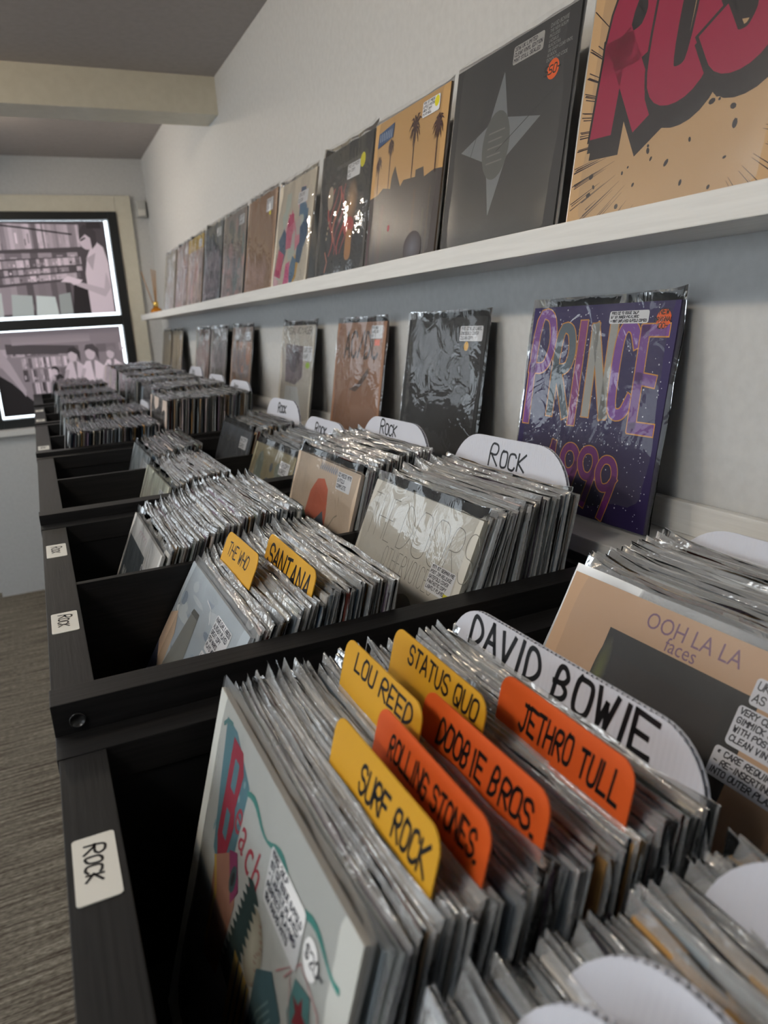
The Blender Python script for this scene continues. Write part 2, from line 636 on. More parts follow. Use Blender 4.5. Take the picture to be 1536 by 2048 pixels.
# window casing (cream), frame (black), panes, posters
wn = struct(empty('window_1', (0, YF, 0.9)))
c0 = 0.095
box('casing', WX1, WX1 + c0, YF - 0.02, YF, WZ0, WZ1 + c0, 'cream_paint', wn, 0.003)
box('casing', WX0 - c0, WX1, YF - 0.02, YF, WZ1, WZ1 + c0, 'cream_paint', wn, 0.003)
box('casing', WX0 - c0, WX0, YF - 0.02, YF, WZ0, WZ1, 'cream_paint', wn, 0.003)
ZM0, ZM1 = 0.055, 0.118
PX0, PX1 = -0.243, 0.548
for nm, x0, x1, z0, z1 in (('window_frame', WX0, PX0, WZ0, WZ1), ('window_frame', PX1, WX1, WZ0, WZ1), ('window_frame', PX0, PX1, 0.693, WZ1), ('window_frame', PX0, PX1, WZ0, -0.478), ('window_frame', PX0, PX1, ZM0, ZM1)):
    box(nm, x0, x1, YF - 0.03, YF + 0.05, z0, z1, 'black_metal', wn, 0.004)
for z0, z1 in ((ZM1, 0.693), (-0.478, ZM0)):
    box('glass_pane', PX0, PX1, YF + 0.018, YF + 0.022, z0, z1, 'window_glass', wn)
sill = box('window_sill', WX0 - 0.12, 0.42, YF - 0.13, YF, WZ0 - 0.035, WZ0, 'shelf_white', wn, 0.003)
box('wall_lining', WX0 - 0.12, 0.42, YF - 0.10, YF, -H, WZ0 - 0.035, 'white_paint', wn)
# second shop window to the left: frosted upper panes, dark boards below
dr = struct(empty('window_2', (-1.675, YF, 0.9)))
for x0, x1, z0, z1 in ((DX0, DX0 + 0.065, WZ0, WZ1), (DX1 - 0.065, DX1, WZ0, WZ1), (DX0, DX1, 0.693, WZ1), (DX0, DX1, WZ0, -0.478), (DX0, DX1, ZM0, ZM1), (-1.71, -1.64, WZ0, WZ1)):
    box('window_frame', x0, x1, YF - 0.03, YF + 0.05, z0, z1, 'black_metal', dr, 0.004)
for x0, x1 in ((DX0 + 0.065, -1.71), (-1.64, DX1 - 0.065)):
    box('upper_pane', x0, x1, YF + 0.010, YF + 0.014, ZM1, 0.693, 'frosted_glass' if x0 > -2 else 'window_glass', dr)
    box('lower_board', x0, x1, YF + 0.010, YF + 0.020, -0.478, ZM0, 'dark_board', dr)
for nm, x0, x1, z0, z1, y in (('daylight', PX0, PX1, -0.478, 0.693, YF + 0.1), ('daylight', DX0 + 0.065, -1.71, ZM1, 0.693, YF + 0.12)):
    ld = bpy.data.lights.new(nm, 'AREA')
    ld.shape = 'RECTANGLE'
    ld.size, ld.size_y = x1 - x0, z1 - z0
    ld.cycles.is_portal = True
    lo = link(bpy.data.objects.new(nm, ld))
    lo.location = ((x0 + x1) / 2, y, (z0 + z1) / 2 + H)
    lo.rotation_euler = (math.radians(-90), 0, 0)

# spotlights on the ceiling
for i, (x, y, z, p, c, aim) in enumerate(LIGHTS):
    zc = ZC if y < 3.2 else ZC2
    e = empty('ceiling_spotlight', (x, y, zc + H))
    tag(e, ['white ceiling spotlight nearest the camera', 'white ceiling spotlight above the second bin', 'white ceiling spotlight just before the beam', 'white ceiling spotlight near the poster window'][i], 'lamp', 'ceiling spotlights')
    lathe('mounting_plate', [(0.04, -0.008), (0.04, 0.0), (0.0, 0.0)], 'lamp_trim', e)
    stick('stem', (0, 0, 0), (0, 0, z - zc), 0.008, 'lamp_trim', e)
    d = Vector((aim[0] - x, aim[1] - y, aim[2] - z)).normalized()
    q = d.to_track_quat('-Z', 'Y')
    hd = lathe('lamp_head', [(0.030, 0.05), (0.045, 0.03), (0.052, -0.045), (0.048, -0.045), (0.044, -0.02)], 'lamp_trim', e)
    ln = lathe('lens', [(0.044, -0.030), (0.044, -0.028)], 'lamp_glow', e, smooth=False)
    ld = bpy.data.lights.new('spotlight_beam', 'AREA')
    ld.shape = 'DISK'
    ld.size = 0.09
    ld.energy = p
    ld.color = c
    ld.spread = math.radians(165)
    lo = link(bpy.data.objects.new('spotlight_beam', ld), e)
    for ob in (hd, ln, lo):
        ob.rotation_mode = 'QUATERNION'
        ob.rotation_quaternion = q
        ob.location = (0, 0, z - zc)
    lo.location = Vector((0, 0, z - zc)) + d * 0.048

for i, (x, y, z, p, c) in enumerate(FILL_PANELS):
    e = empty('fill_panel_light', (x, y, z + H))  # added fill light, more light from above on the stack tops
    tag(e, ['added square ceiling panel light behind the camera', 'added square ceiling panel light over the aisle beside the second bin', 'added square ceiling panel light beyond the beam'][i], 'lamp', 'added ceiling panel lights')
    box('panel_frame', x - 0.31, x + 0.31, y - 0.31, y + 0.31, z - 0.012, z - 0.001, 'lamp_trim', e, 0.002)
    box('diffuser', x - 0.295, x + 0.295, y - 0.295, y + 0.295, z - 0.0135, z - 0.012, 'fill_panel_glow', e)
    ld = bpy.data.lights.new('fill_panel_beam', 'AREA')
    ld.shape = 'SQUARE'
    ld.size = 0.58
    ld.energy = p
    ld.color = c
    lo = link(bpy.data.objects.new('fill_panel_beam', ld), e)
    lo.location = (0, 0, -0.02)

# posters behind the panes: black and white prints, glowing by emission as if lit from outside
PK = s2l((214, 198, 208))


def g(k):
    return tuple(k * c for c in PK)


def poster(name, label, x0, x1, z0, z1, draw):
    e = empty(name, (x0, YF + 0.012, z0 + H))
    e.rotation_euler = (math.radians(90), 0, 0)
    S = x1 - x0
    a = Art(S, 0, 0, 1.5e-5)
    draw(a, (z1 - z0) / S)
    a.build('printed_film', e, 'backlit_print')
    tag(e, label, 'poster', 'window posters')
    return e


def rows(a, r, u0, u1, v0, v1, dv0, dv1, n, lo=0.15, hi=0.95):
    """a row of record sleeves: upright strips of changing grey"""
    u = u0
    while u < u1:
        wd = r.uniform(0.5, 1.6) * (u1 - u0) / n
        k = r.uniform(lo, hi)
        t = (u - u0) / (u1 - u0)
        t2 = min(1, (u + wd - u0) / (u1 - u0))
        A, B = v0 + dv0 * t, v0 + dv0 * t2
        Cc, D = v1 + dv1 * t2, v1 + dv1 * t
        a.poly([(u, A), (min(u1, u + wd), B), (min(u1, u + wd), Cc), (u, D)], g(k))
        if r.random() < 0.6:
            uu = u + wd * 0.3
            hh = (D - A) * r.uniform(0.2, 0.5)
            a.poly([(uu, A + hh * .5), (uu + wd * .4, A + hh * .5), (uu + wd * .4, A + hh * 1.4), (uu, A + hh * 1.4)], g(r.uniform(0.05, 1.0)))
        u += wd


def draw_top(a, h):
    r = random.Random(3)
    a.rect(0, 0, 1, h, g(0.10))
    rows(a, r, 0, 0.80, h * 0.70, h * 0.99, 0.02, -0.02, 34, 0.18, 0.75)
    a.band([(0.0, h * 1.0), (0.35, h * 0.94), (0.74, h * 0.86)], 0.012, g(0.02))
    rows(a, r, 0, 0.76, h * 0.60, h * 0.67, 0.02, 0.0, 9, 0.02, 0.5)
    rows(a, r, 0, 0.78, h * 0.50, h * 0.58, 0.03, 0.03, 30, 0.08, 0.9)
    rows(a, r, 0, 0.78, h * 0.42, h * 0.48, 0.04, 0.03, 34, 0.03, 0.8)
    rows(a, r, 0, 0.76, h * 0.33, h * 0.40, 0.05, 0.04, 26, 0.05, 0.95)
    rows(a, r, 0, 0.70, h * 0.02, h * 0.30, 0.02, 0.05, 14, 0.08, 0.5)
    a.poly([(0.0, 0.0), (0.14, 0.0), (0.15, h * 0.26), (0.0, h * 0.22)], (0.42, 0.44, 0.44))
    a.poly([(0.20, 0.0), (0.36, 0.0), (0.37, h * 0.22), (0.22, h * 0.24)], (0.34, 0.37, 0.37))
    a.poly([(0.38, 0.0), (0.55, 0.0), (0.54, h * 0.20), (0.40, h * 0.22)], (0.46, 0.50, 0.50), )
    a.poly([(0.56, 0.0), (0.66, 0.0), (0.66, h * 0.24), (0.57, h * 0.22)], (0.26, 0.28, 0.28))
    a.poly([(0.66, 0), (0.80, 0), (0.80, h * 0.30), (0.70, h * 0.36)], g(0.03))
    a.poly([(0.80, 0), (0.985, 0), (0.99, h * 0.55), (0.965, h * 0.72), (0.90, h * 0.80), (0.83, h * 0.62), (0.80, h * 0.44)], g(0.80))
    a.poly([(0.82, h * 0.60), (0.86, h * 0.47), (0.90, h * 0.66)], g(0.55))
    a.poly([(0.96, h * 0.45), (0.93, h * 0.27), (0.72, h * 0.36), (0.72, h * 0.31), (0.93, h * 0.18), (0.985, h * 0.28)], g(0.62))
    a.ell(0.71, h * 0.345, 0.03, 0.02, g(0.75))
    a.ell(0.845, h * 0.79, 0.055, h * 0.095, g(0.72))
    a.poly([(0.79, h * 0.80), (0.795, h * 0.90), (0.835, h * 0.965), (0.885, h * 0.95), (0.925, h * 0.88), (0.92, h * 0.76), (0.88, h * 0.70), (0.875, h * 0.82), (0.84, h * 0.86)], g(0.07))
    a.poly([(0.795, h * 0.80), (0.835, h * 0.83), (0.84, h * 0.815), (0.80, h * 0.785)], g(0.05))
    a.poly([(0.60, h * 0.36), (0.74, h * 0.33), (0.77, h * 0.37), (0.66, h * 0.42)], g(0.85))
    a.rect(0.86, h * 0.92, 0.97, h * 0.99, g(0.05))


def draw_bottom(a, h):
    r = random.Random(9)
    a.rect(0, 0, 1, h, g(0.32))
    rows(a, r, 0.0, 1.0, h * 0.70, h * 0.80, 0, 0, 20, 0.15, 0.6)
    a.poly([(0.1, h * 0.86), (0.62, h * 0.80), (0.62, h * 0.70), (0.1, h * 0.74)], g(0.10))
    a.rect(0.15, h * 0.84, 0.75, h * 0.97, g(0.42), g(0.3))
    rows(a, r, 0.2, 0.62, h * 0.56, h * 0.68, 0, 0, 22, 0.15, 0.85)
    rows(a, r, 0.2, 0.62, h * 0.40, h * 0.54, 0, 0, 28, 0.05, 0.8)
    rows(a, r, 0.25, 0.60, h * 0.10, h * 0.38, 0.03, 0, 30, 0.04, 0.8)
    rows(a, r, 0.22, 0.55, h * 0.02, h * 0.14, 0.03, 0, 14, 0.05, 0.8)
    # foreground figure at the left, dark coat, back turned
    a.poly([(0, 0), (0.27, 0), (0.24, h * 0.16), (0.10, h * 0.40), (0, h * 0.52)], g(0.02))
    a.poly([(0, h * 0.62), (0.05, h * 0.58), (0.11, h * 0.44), (0.19, h * 0.22), (0.20, h * 0.30), (0.12, h * 0.62), (0.06, h * 0.80), (0, h * 0.86)], g(0.50))
    for cu, cv, s_, coat, hair in ((0.60, 0.60, 1.0, 0.75, 0.06), (0.74, 0.60, 1.15, 0.85, 0.10), (0.90, 0.60, 0.9, 0.90, 0.3), (0.44, 0.46, 0.6, 0.6, 0.05)):
        v = h * cv
        a.poly([(cu - 0.10 * s_, 0.0), (cu + 0.11 * s_, 0.0), (cu + 0.09 * s_, v - 0.05 * s_), (cu + 0.03 * s_, v), (cu - 0.04 * s_, v), (cu - 0.08 * s_, v - 0.06 * s_)], g(coat))
        a.poly([(cu - 0.01, v), (cu + 0.02, v), (cu + 0.005, v - 0.16 * s_)], g(coat * 0.35))
        a.band([(cu - 0.06 * s_, v - 0.06), (cu - 0.09 * s_, v - 0.16), (cu - 0.13 * s_, v - 0.2)], 0.03, g(coat * 0.7))
        a.ell(cu - 0.005, v + 0.055 * s_, 0.034 * s_, 0.05 * s_, g(0.7))
        a.poly([(cu - 0.045 * s_, v + 0.07 * s_), (cu - 0.03 * s_, v + 0.115 * s_), (cu + 0.02 * s_, v + 0.12 * s_), (cu + 0.055 * s_, v + 0.08 * s_), (cu + 0.05 * s_, v - 0.01 * s_), (cu + 0.028 * s_, v + 0.06 * s_), (cu - 0.01 * s_, v + 0.085 * s_)], g(hair))
    a.ell(0.47, h * 0.40, 0.03, 0.045, g(0.03))
    a.poly([(0.40, h * 0.30), (0.62, h * 0.16), (0.62, h * 0.22), (0.42, h * 0.35)], g(0.8))
    a.poly([(0.40, h * 0.29), (0.62, h * 0.14), (0.62, h * 0.16), (0.40, h * 0.31)], g(0.05))


poster('window_poster', 'upper backlit black-and-white poster of a record browser in a pale coat', PX0 + 0.008, PX1 - 0.022, ZM1 + 0.018, 0.688, draw_top)
poster('window_poster', 'lower backlit black-and-white poster of a crowd in a record shop', PX0 + 0.012, PX1 - 0.02, -0.462, ZM0 - 0.006, draw_bottom)

# ------------------------------------------------------------------ upper wall shelf and lower ledge
sh = empty('wall_shelf', (0.72, 2.2, 0.08 + H))
tag(sh, 'long white wall shelf with raised front lip carrying the upper row of albums', 'shelf')
box('shelf_board', 0.652, XW, -0.6, 4.93, 0.0725, 0.084, 'shelf_white', sh)
box('front_lip', 0.64, 0.652, -0.6, 4.93, 0.0725, 0.1045, 'shelf_white', sh, 0.0015)
lg = empty('display_ledge', (0.72, 2.2, -0.33 + H))
tag(lg, 'long white ledge behind the bins carrying the lower row of albums', 'ledge')
box('ledge_board', 0.665, XW - 0.002, -0.6, YF - 0.03, -0.345, -0.318, 'shelf_white', lg, 0.002)
box('upstand', 0.785, XW - 0.002, -0.6, YF - 0.03, -0.318, -0.272, 'shelf_white', lg, 0.002)
box('support_panel', 0.70, XW - 0.002, -0.6, YF - 0.03, -H, -0.345, 'white_paint', lg)

# ------------------------------------------------------------------ bins
FR = 0.04            # front rail width


def bin_unit(idx, y0, y1, zr, slots, zf_front, zf_back, xr=0.655, labels=(), label='', cap=False):
    e = empty('record_bin', (0.3, (y0 + y1) / 2, 0))
    tag(e, label, 'record bin', 'black record bins along the wall')
    x0 = -0.038
    a, b_ = slots[0][0], slots[-1][1]
    box('front_panel', x0 + 0.002, x0 + 0.02, y0 + 0.001, y1 - 0.001, -H, zr - 0.022, 'black_wood_y', e)
    fr = box('front_rail', x0, x0 + FR, a, b_, zr - 0.022, zr, 'black_wood_y', e, 0.0008)
    box('end_rail', x0 - 0.0015, xr, y0 + 0.0006, a, zr - 0.034, zr + 0.001, 'black_wood_x', e, 0.0008)
    box('end_rail', x0 - 0.0015, xr, b_, y1 - 0.0006, zr - 0.034, zr + 0.001, 'black_wood_x', e, 0.0008)
    box('end_panel', x0 + 0.02, xr, y0 + 0.001, a - 0.002, -H, zr - 0.034, 'black_inner', e)
    box('end_panel', x0 + 0.02, xr, b_ + 0.002, y1 - 0.001, -H, zr - 0.034, 'black_inner', e)
    for s0, s1 in zip(slots[:-1], slots[1:]):
        box('divider_panel', x0 + FR, xr - 0.012, s0[1], s1[0], zf_front, zr - 0.002, 'black_wood_x', e, 0.0006)
    box('back_panel', xr - 0.012, xr, a, b_, zf_front, zr - 0.02, 'black_inner', e)
    box('bin_floor', x0 + 0.02, 0.335, a, b_, zf_front - 0.016, zf_front, 'black_inner', e)
    box('raised_floor', 0.335, xr - 0.012, a, b_, zf_back - 0.016, zf_back, 'black_inner', e)
    if cap:
        ring = lathe('screw_cap', [(0.0075, 0.0), (0.0075, 0.0012), (0.0062, 0.0014), (0.0062, 0.0006)], 'steel_ring', e, 20)
        ring.location = Vector((-0.018, y0 - 0.0004, zr - 0.018 + H)) - e.location
        ring.rotation_euler = (math.radians(90), 0, 0)
    for (ya, yb) in labels:
        pl = bpy.data.objects.new('label_plate', None)
        me_a = Art(1.0, 0, 0, 2e-5)
        me_a.rrect(-0.014, -(yb - ya) / 2, 0.014, (yb - ya) / 2, 0.003, (0.70, 0.68, 0.62))
        # lettering reads with its top towards the records
        q, wd = hand_polys('Rock', 0.0150, 0.0021, int(ya * 100) + 3, jitter=0.3)
        P, F = [], []
        for qq in q:
            o = len(P)
            for x, y in qq:
                P.append((-0.007 + y, wd / 2 - x + 0.004))
            F.append((o, o + 1, o + 2, o + 3))
        pb = box('label_plate', x0 + 0.005, x0 + 0.035, ya, yb, zr, zr + 0.0008, 'label_white', e, 0.0)
        bm = bmesh.new()
        bm.from_mesh(pb.data)
        bmesh.ops.bevel(bm, geom=[ed for ed in bm.edges if abs(ed.verts[0].co.z - ed.verts[1].co.z) > 1e-5], offset=0.003, segments=4, affect='EDGES', profile=0.5)
        bm.to_mesh(pb.data)
        bm.free()
        cx, cy = x0 + 0.02, (ya + yb) / 2
        vs = [(cx + x - e.location.x, cy + y - e.location.y, zr + 0.001 + H) for x, y in P]
        ink = mesh_obj('lettering', vs, [f[::-1] for f in F], 'ink', pb)
    return e


U = [  # y0, y1, rim z, slots, front floor, back floor, labels
    (-0.10, 0.694, -0.363, [(-0.065, 0.268), (0.281, 0.651)], -0.612, -0.575, [(0.456, 0.528)]),
    (0.694, 1.448, -0.332, [(0.732, 1.063), (1.075, 1.410)], -0.600, -0.540, [(0.882, 0.950), (1.216, 1.293)]),
    (1.448, 2.200, -0.314, [(1.486, 1.817), (1.829, 2.162)], -0.592, -0.560, []),
    (2.200, 2.945, -0.303, [(2.238, 2.568), (2.580, 2.907)], -0.574, -0.510, [(2.262, 2.345)]),
    (2.945, 3.690, -0.298, [(2.983, 3.313), (3.325, 3.652)], -0.560, -0.490, [(3.02, 3.10), (3.44, 3.52)]),
    (3.690, 4.435, -0.290, [(3.728, 4.058), (4.070, 4.397)], -0.550, -0.480, []),
]
ULAB = ['nearest black wood record bin holding the stack with yellow and orange cards', 'second black record bin from the camera with a round screw cap on its end',
        'third black record bin with mostly empty front slots', 'fourth black record bin filled with dense stacks', 'fifth black record bin far down the row', 'farthest black record bin beside the poster window']
for i, (y0, y1, zr, sl, zf, zb, lb) in enumerate(U):
    bin_unit(i, y0, y1, zr, sl, zf, zb, labels=lb, label=ULAB[i], cap=(i == 1))

# ------------------------------------------------------------------ records
JL = 0.315


def lean_matrix(xb, yc, zb, lean, yaw=0.0, roll=0.0):
    t = math.radians(lean)
    u = Vector((0, -1, 0))
    v = Vector((math.sin(t), 0, math.cos(t)))
    n = u.cross(v)
    m = Matrix((u, v, n)).transposed().to_4x4()
    m = m @ Matrix.Rotation(roll, 4, 'Z')
    m = Matrix.Rotation(yaw, 4, 'Z') @ m
    m.translation = (xb, yc, zb + H)
    return m


def jacket_mesh(t=0.003, L=JL):
    me = bpy.data.meshes.new('jacket')
    vs = boxv(-L / 2, L / 2, 0, L, -t / 2, t / 2)
    me.from_pydata(vs, [], BOXF)
    me.update()
    me.materials.append(MATS['jacket_card'])
    return me


def sleeve_data(seed, nx=12, ny=7, w_=0.326, top=0.3200, thick=0.0019, amp=0.0009, lip=0.003, roof=True):
    r = random.Random(seed)
    vs, fs = [], []
    off = Vector((r.uniform(0, 50), r.uniform(0, 50), r.uniform(0, 50)))
    tipl, tipr = max(0, r.uniform(-0.006, 0.011)), max(0, r.uniform(-0.006, 0.006))
    for side in (1, -1):
        base = len(vs)
        for j in range(ny + 1):
            for i in range(nx + 1):
                fx, fy = i / nx, (j / ny) ** 0.8
                x = (fx - 0.5) * w_
                tp = top + lip * mnoise.noise(Vector((fx * 5, side * 0.7, 0)) + off) + tipl * max(0, 1 - fx * 7) + tipr * max(0, 1 - (1 - fx) * 8)
                y = -0.001 + tp * fy
                edge = min(1.0, min(fx, 1 - fx) * 9)
                z = side * (thick * (0.15 + 0.85 * edge)) * min(1, 0.2 + fy * 6)
                k = amp * (0.35 + (1.4 if fy > 0.93 else 0.5) * fy) * (1.0 if 0 < i < nx else 1.8)
                z += k * mnoise.noise(Vector((fx * 7, fy * 4, side * 0.4)) + off) * 1.3
                if i in (0, nx):
                    x += 0.003 * mnoise.noise(Vector((fy * 5, side * .2, i)) + off)
                vs.append((x, y, z))
        nr = ny
        if roof:      # the mouth of the sleeve folds over the jacket
            nr = ny + 1
            for i in range(nx + 1):
                x, y, z = vs[base + ny * (nx + 1) + i]
                vs.append((x, y + 0.0010 + 0.0012 * mnoise.noise(Vector((i * 0.9, side * 3.0, 5.0)) + off), side * 0.0002 + 0.0006 * mnoise.noise(Vector((i * 0.7, 9.0, 2.0)) + off)))
        for j in range(nr):
            for i in range(nx):
                a = base + j * (nx + 1) + i
                q = (a, a + 1, a + nx + 2, a + nx + 1)
                fs.append(q if side > 0 else q[::-1])
    return vs, fs


def sleeve_mesh(seed, mat='stack_film', **k):
    vs, fs = sleeve_data(seed, **k)
    me = bpy.data.meshes.new('plastic_sleeve')
    me.from_pydata(vs, [], fs)
    me.update()
    me.polygons.foreach_set('use_smooth', [True] * len(me.polygons))
    me.materials.append(MATS[mat])
    return me


JM = [jacket_mesh(t) for t in (0.0022, 0.003, 0.0036)]
SM = [sleeve_mesh(100 + i) for i in range(14)]
PAL = [s2l(c) for c in ((224, 222, 214), (206, 212, 216), (180, 192, 200), (160, 168, 172), (216, 206, 188), (196, 166, 130), (110, 120, 130), (84, 88, 92), (206, 188, 176), (230, 230, 228), (210, 206, 200), (196, 200, 204),
                        (225, 222, 215), (160, 170, 160), (205, 160, 100), (130, 60, 50), (70, 90, 110), (215, 200, 200), (30, 32, 36), (165, 175, 185), (140, 120, 140))]


def make_record(xb, yc, zb, lean, col, label, group, yaw=0, roll=0, jm=None, sm=None, name='record', film=True):
    o = bpy.data.objects.new(name, (jm or rnd.choice(JM)).copy())
    link(o)
    o.matrix_world = lean_matrix(xb, yc, zb, lean, yaw, roll)
    o.color = (*col, 1)
    tag(o, label, 'record', group)
    if film:
        s = bpy.data.objects.new('plastic_sleeve', (sm or rnd.choice(SM)).copy())
        link(s, o)
    return o


STUFF = {'jv': [], 'jf': [], 'jc': [], 'sv': [], 'sf': []}


def stuff_record(xb, yc, zb, lean, col, yaw=0, roll=0, sl=True):
    m = lean_matrix(xb, yc, zb, lean, yaw, roll)
    o = len(STUFF['jv'])
    L = JL
    for v in boxv(-L / 2, L / 2, 0, L, -0.0014, 0.0014):
        STUFF['jv'].append(tuple(m @ Vector(v)))
        STUFF['jc'].append(col)
    STUFF['jf'] += [tuple(i + o for i in f) for f in BOXF]
    if sl:
        vs, fs = sleeve_data(rnd.randint(0, 40), nx=6, ny=4)
        o = len(STUFF['sv'])
        STUFF['sv'] += [tuple(m @ Vector(v)) for v in vs]
        STUFF['sf'] += [tuple(i + o for i in f) for f in fs]


def stack(key, yc, x0, x1, z0, z1, l0, l1, n, label, group, indiv=True, dark=0.0, gaps=()):
    """n records; top edges from x0 to x1, tops from z0 to z1, lean from l0 to l1. The first one is the front cover, made elsewhere."""
    out = []
    for i in range(1, n):
        t = i / (n - 1)
        if any(abs((x0 + (x1 - x0) * t) - gx) < 0.0016 for gx in gaps):
            continue
        xt = x0 + (x1 - x0) * t
        te = min(1, t * 1.6)
        ln = l0 + (l1 - l0) * te + rnd.uniform(-0.25, 0.25)
        zt = z0 + (z1 - z0) * te + rnd.uniform(-0.004, 0.003)
        y = yc + rnd.uniform(-0.0035, 0.0035)
        a = math.radians(ln)
        xb, zb = xt - JL * math.sin(a), zt - JL * math.cos(a)
        col = rnd.choice(PAL)
        yaw, roll = rnd.uniform(-0.006, 0.006), rnd.uniform(-0.006, 0.006)
        if indiv:
            out.append(make_record(xb, y, zb, ln, col, label, group, yaw, roll))
        else:
            stuff_record(xb, y, zb, ln, col, yaw, roll)
    return out


ORD = ['first', 'second', 'third', 'fourth', 'fifth', 'sixth', 'seventh', 'eighth', 'ninth', 'tenth', 'eleventh', 'twelfth']


def ordinals(recs, front, back=None, mid=None, nf=12, nb=8):
    """count the records next to a findable cover or divider; the crowded middle keeps a shared label"""
    for k, o in enumerate(recs):
        j = len(recs) - 1 - k
        if front and k < nf:
            o['label'] = ORD[k] + ' sleeved record ' + front
        elif back and j < nb:
            o['label'] = ORD[j] + ' sleeved record ' + back
        elif mid:
            o['label'] = mid


CARDS = [0.158, 0.188, 0.2295, 0.292, 0.209, 0.254]
_r = stack('n1', 0.4445, 0.111, 0.345, -0.313, -0.315, 16, 13, 58, 'clear-sleeved record packed in the near front stack with yellow and orange cards', 'records in the near front stack with the coloured cards', gaps=CARDS)
for o in _r:
    xt = o.location.x + JL * math.sin(math.radians(14))
    o['label'] = ('sleeved record between the pale cover and the SURF ROCK card' if xt < 0.158 else 'sleeved record between the SURF ROCK card and the orange card behind it' if xt < 0.188
                  else 'sleeved record between the front and middle orange cards' if xt < 0.2295 else 'sleeved record between the middle and rear orange cards' if xt < 0.292 else 'sleeved record behind the rearmost orange card')
    o['group'] = o['label'].replace('sleeved record', 'records')
ordinals(_r, 'behind the pale cover with the red title', 'counting forward from the white two-word divider', nf=8, nb=8)
stack('n0', 0.100, 0.118, 0.345, -0.335, -0.330, 16, 13, 40, 'blurred clear-sleeved record in the bottom right corner stack', 'records in the bottom right corner stack')
_r = stack('n1b', 0.46, 0.517, 0.650, -0.286, -0.276, 28, 18, 26, 'clear-sleeved record behind the tan cover at the right edge', 'records behind the tan cover at the right edge')
ordinals(_r, 'behind the tan cover at the right edge', 'in front of the divider cut off by the right edge')
_r = stack('n2', 0.899, 0.171, 0.345, -0.328, -0.300, 30, 15, 45, 'clear-sleeved record in the second bin stack with two yellow cards', 'records in the stack with two yellow cards', gaps=[0.2135, 0.254])
ordinals(_r, 'behind the cloudy sky cover', 'counting back from the end of the two-yellow-card stack')
_r = stack('n2b', 0.899, 0.475, 0.607, -0.250, -0.236, 24, 14, 30, 'clear-sleeved record behind the cream cover with thin-line lettering', 'records behind the cream cover with thin-line lettering')
ordinals(_r, 'behind the cream cover with thin-line lettering', 'before the ROCK divider of the thin-line cover stack')
_r = stack('n3', 1.243, 0.131, 0.345, -0.322, -0.285, 23, 15, 47, 'clear-sleeved record behind the white cover with a dark square in the second bin', 'records behind the white cover with a dark square')
ordinals(_r, 'behind the white cover with a dark square', 'counting from the rear of the dark-square cover stack')
_r = stack('n3b', 1.243, 0.459, 0.585, -0.247, -0.224, 17, 13, 28, 'clear-sleeved record behind the cream cover with an orange blob', 'records behind the cream cover with an orange blob')
ordinals(_r, 'behind the cream cover with an orange blob', 'before the ROCK divider beneath the glossy black album')
_r = stack('n4', 1.652, 0.210, 0.327, -0.305, -0.290, 20, 15, 23, 'clear-sleeved record in the nearer front stack of the third bin', 'records in the nearer front stack of the third bin')
ordinals(_r, 'behind the pale green cover in the third bin', 'from the rear of the pale green cover stack')
stack('n5', 1.996, 0.222, 0.342, -0.297, -0.280, 18, 14, 23, '', '', indiv=False)
stack('n4b', 1.652, 0.483, 0.595, -0.282, -0.264, 22, 15, 20, '', '', indiv=False)
stack('n5b', 1.996, 0.480, 0.585, -0.265, -0.255, 20, 14, 20, '', '', indiv=False)
for yc, xf0, xf1, zf, xb0, xb1, zb in ((2.403, 0.050, 0.300, -0.266, 0.325, 0.585, -0.200), (2.744, 0.050, 0.318, -0.255, 0.340, 0.585, -0.190),
                                       (3.148, 0.060, 0.290, -0.245, 0.330, 0.590, -0.185), (3.489, 0.055, 0.290, -0.235, 0.335, 0.590, -0.178),
                                       (3.893, 0.080, 0.290, -0.225, 0.335, 0.590, -0.170), (4.234, 0.060, 0.230, -0.225, 0.340, 0.590, -0.165)):
    stack('f', yc, xf0, xf1, zf, zf, 10, 9, 48, '', '', indiv=False)
    stack('b', yc, xb0, xb1, zb, zb, 8, 8, 46, '', '', indiv=False)
me = bpy.data.meshes.new('distant_records')
nj = len(STUFF['jv'])
me.from_pydata(STUFF['jv'] + STUFF['sv'], [], STUFF['jf'] + [tuple(i + nj for i in f) for f in STUFF['sf']])
me.update()
ca = me.color_attributes.new('Col', 'FLOAT_COLOR', 'POINT')
fl = []
for c in STUFF['jc']:
    fl += [c[0], c[1], c[2], 1.0]
fl += [1.0] * (4 * len(STUFF['sv']))
ca.data.foreach_set('color', fl)
me.materials.append(MATS['stack_card'])
me.materials.append(MATS['stack_film'])
me.polygons.foreach_set('material_index', [0] * len(STUFF['jf']) + [1] * len(STUFF['sf']))
do = link(bpy.data.objects.new('distant_records', me))
tag(do, 'dense rows of sleeved records filling the far bins', 'records', kind='stuff')

# ------------------------------------------------------------------ front covers and wall albums
SMOOTH = sleeve_mesh(290, 'smooth_film', nx=14, ny=14, w_=0.326, top=0.325, thick=0.0036, amp=0.0008, lip=0.002, roof=False)
FILMS = [sleeve_mesh(300 + i, 'display_film', nx=22, ny=22, w_=0.332, top=0.331, thick=0.0042, amp=0.0022, lip=0.002, roof=False) for i in range(4)]
JT = jacket_mesh(0.005)


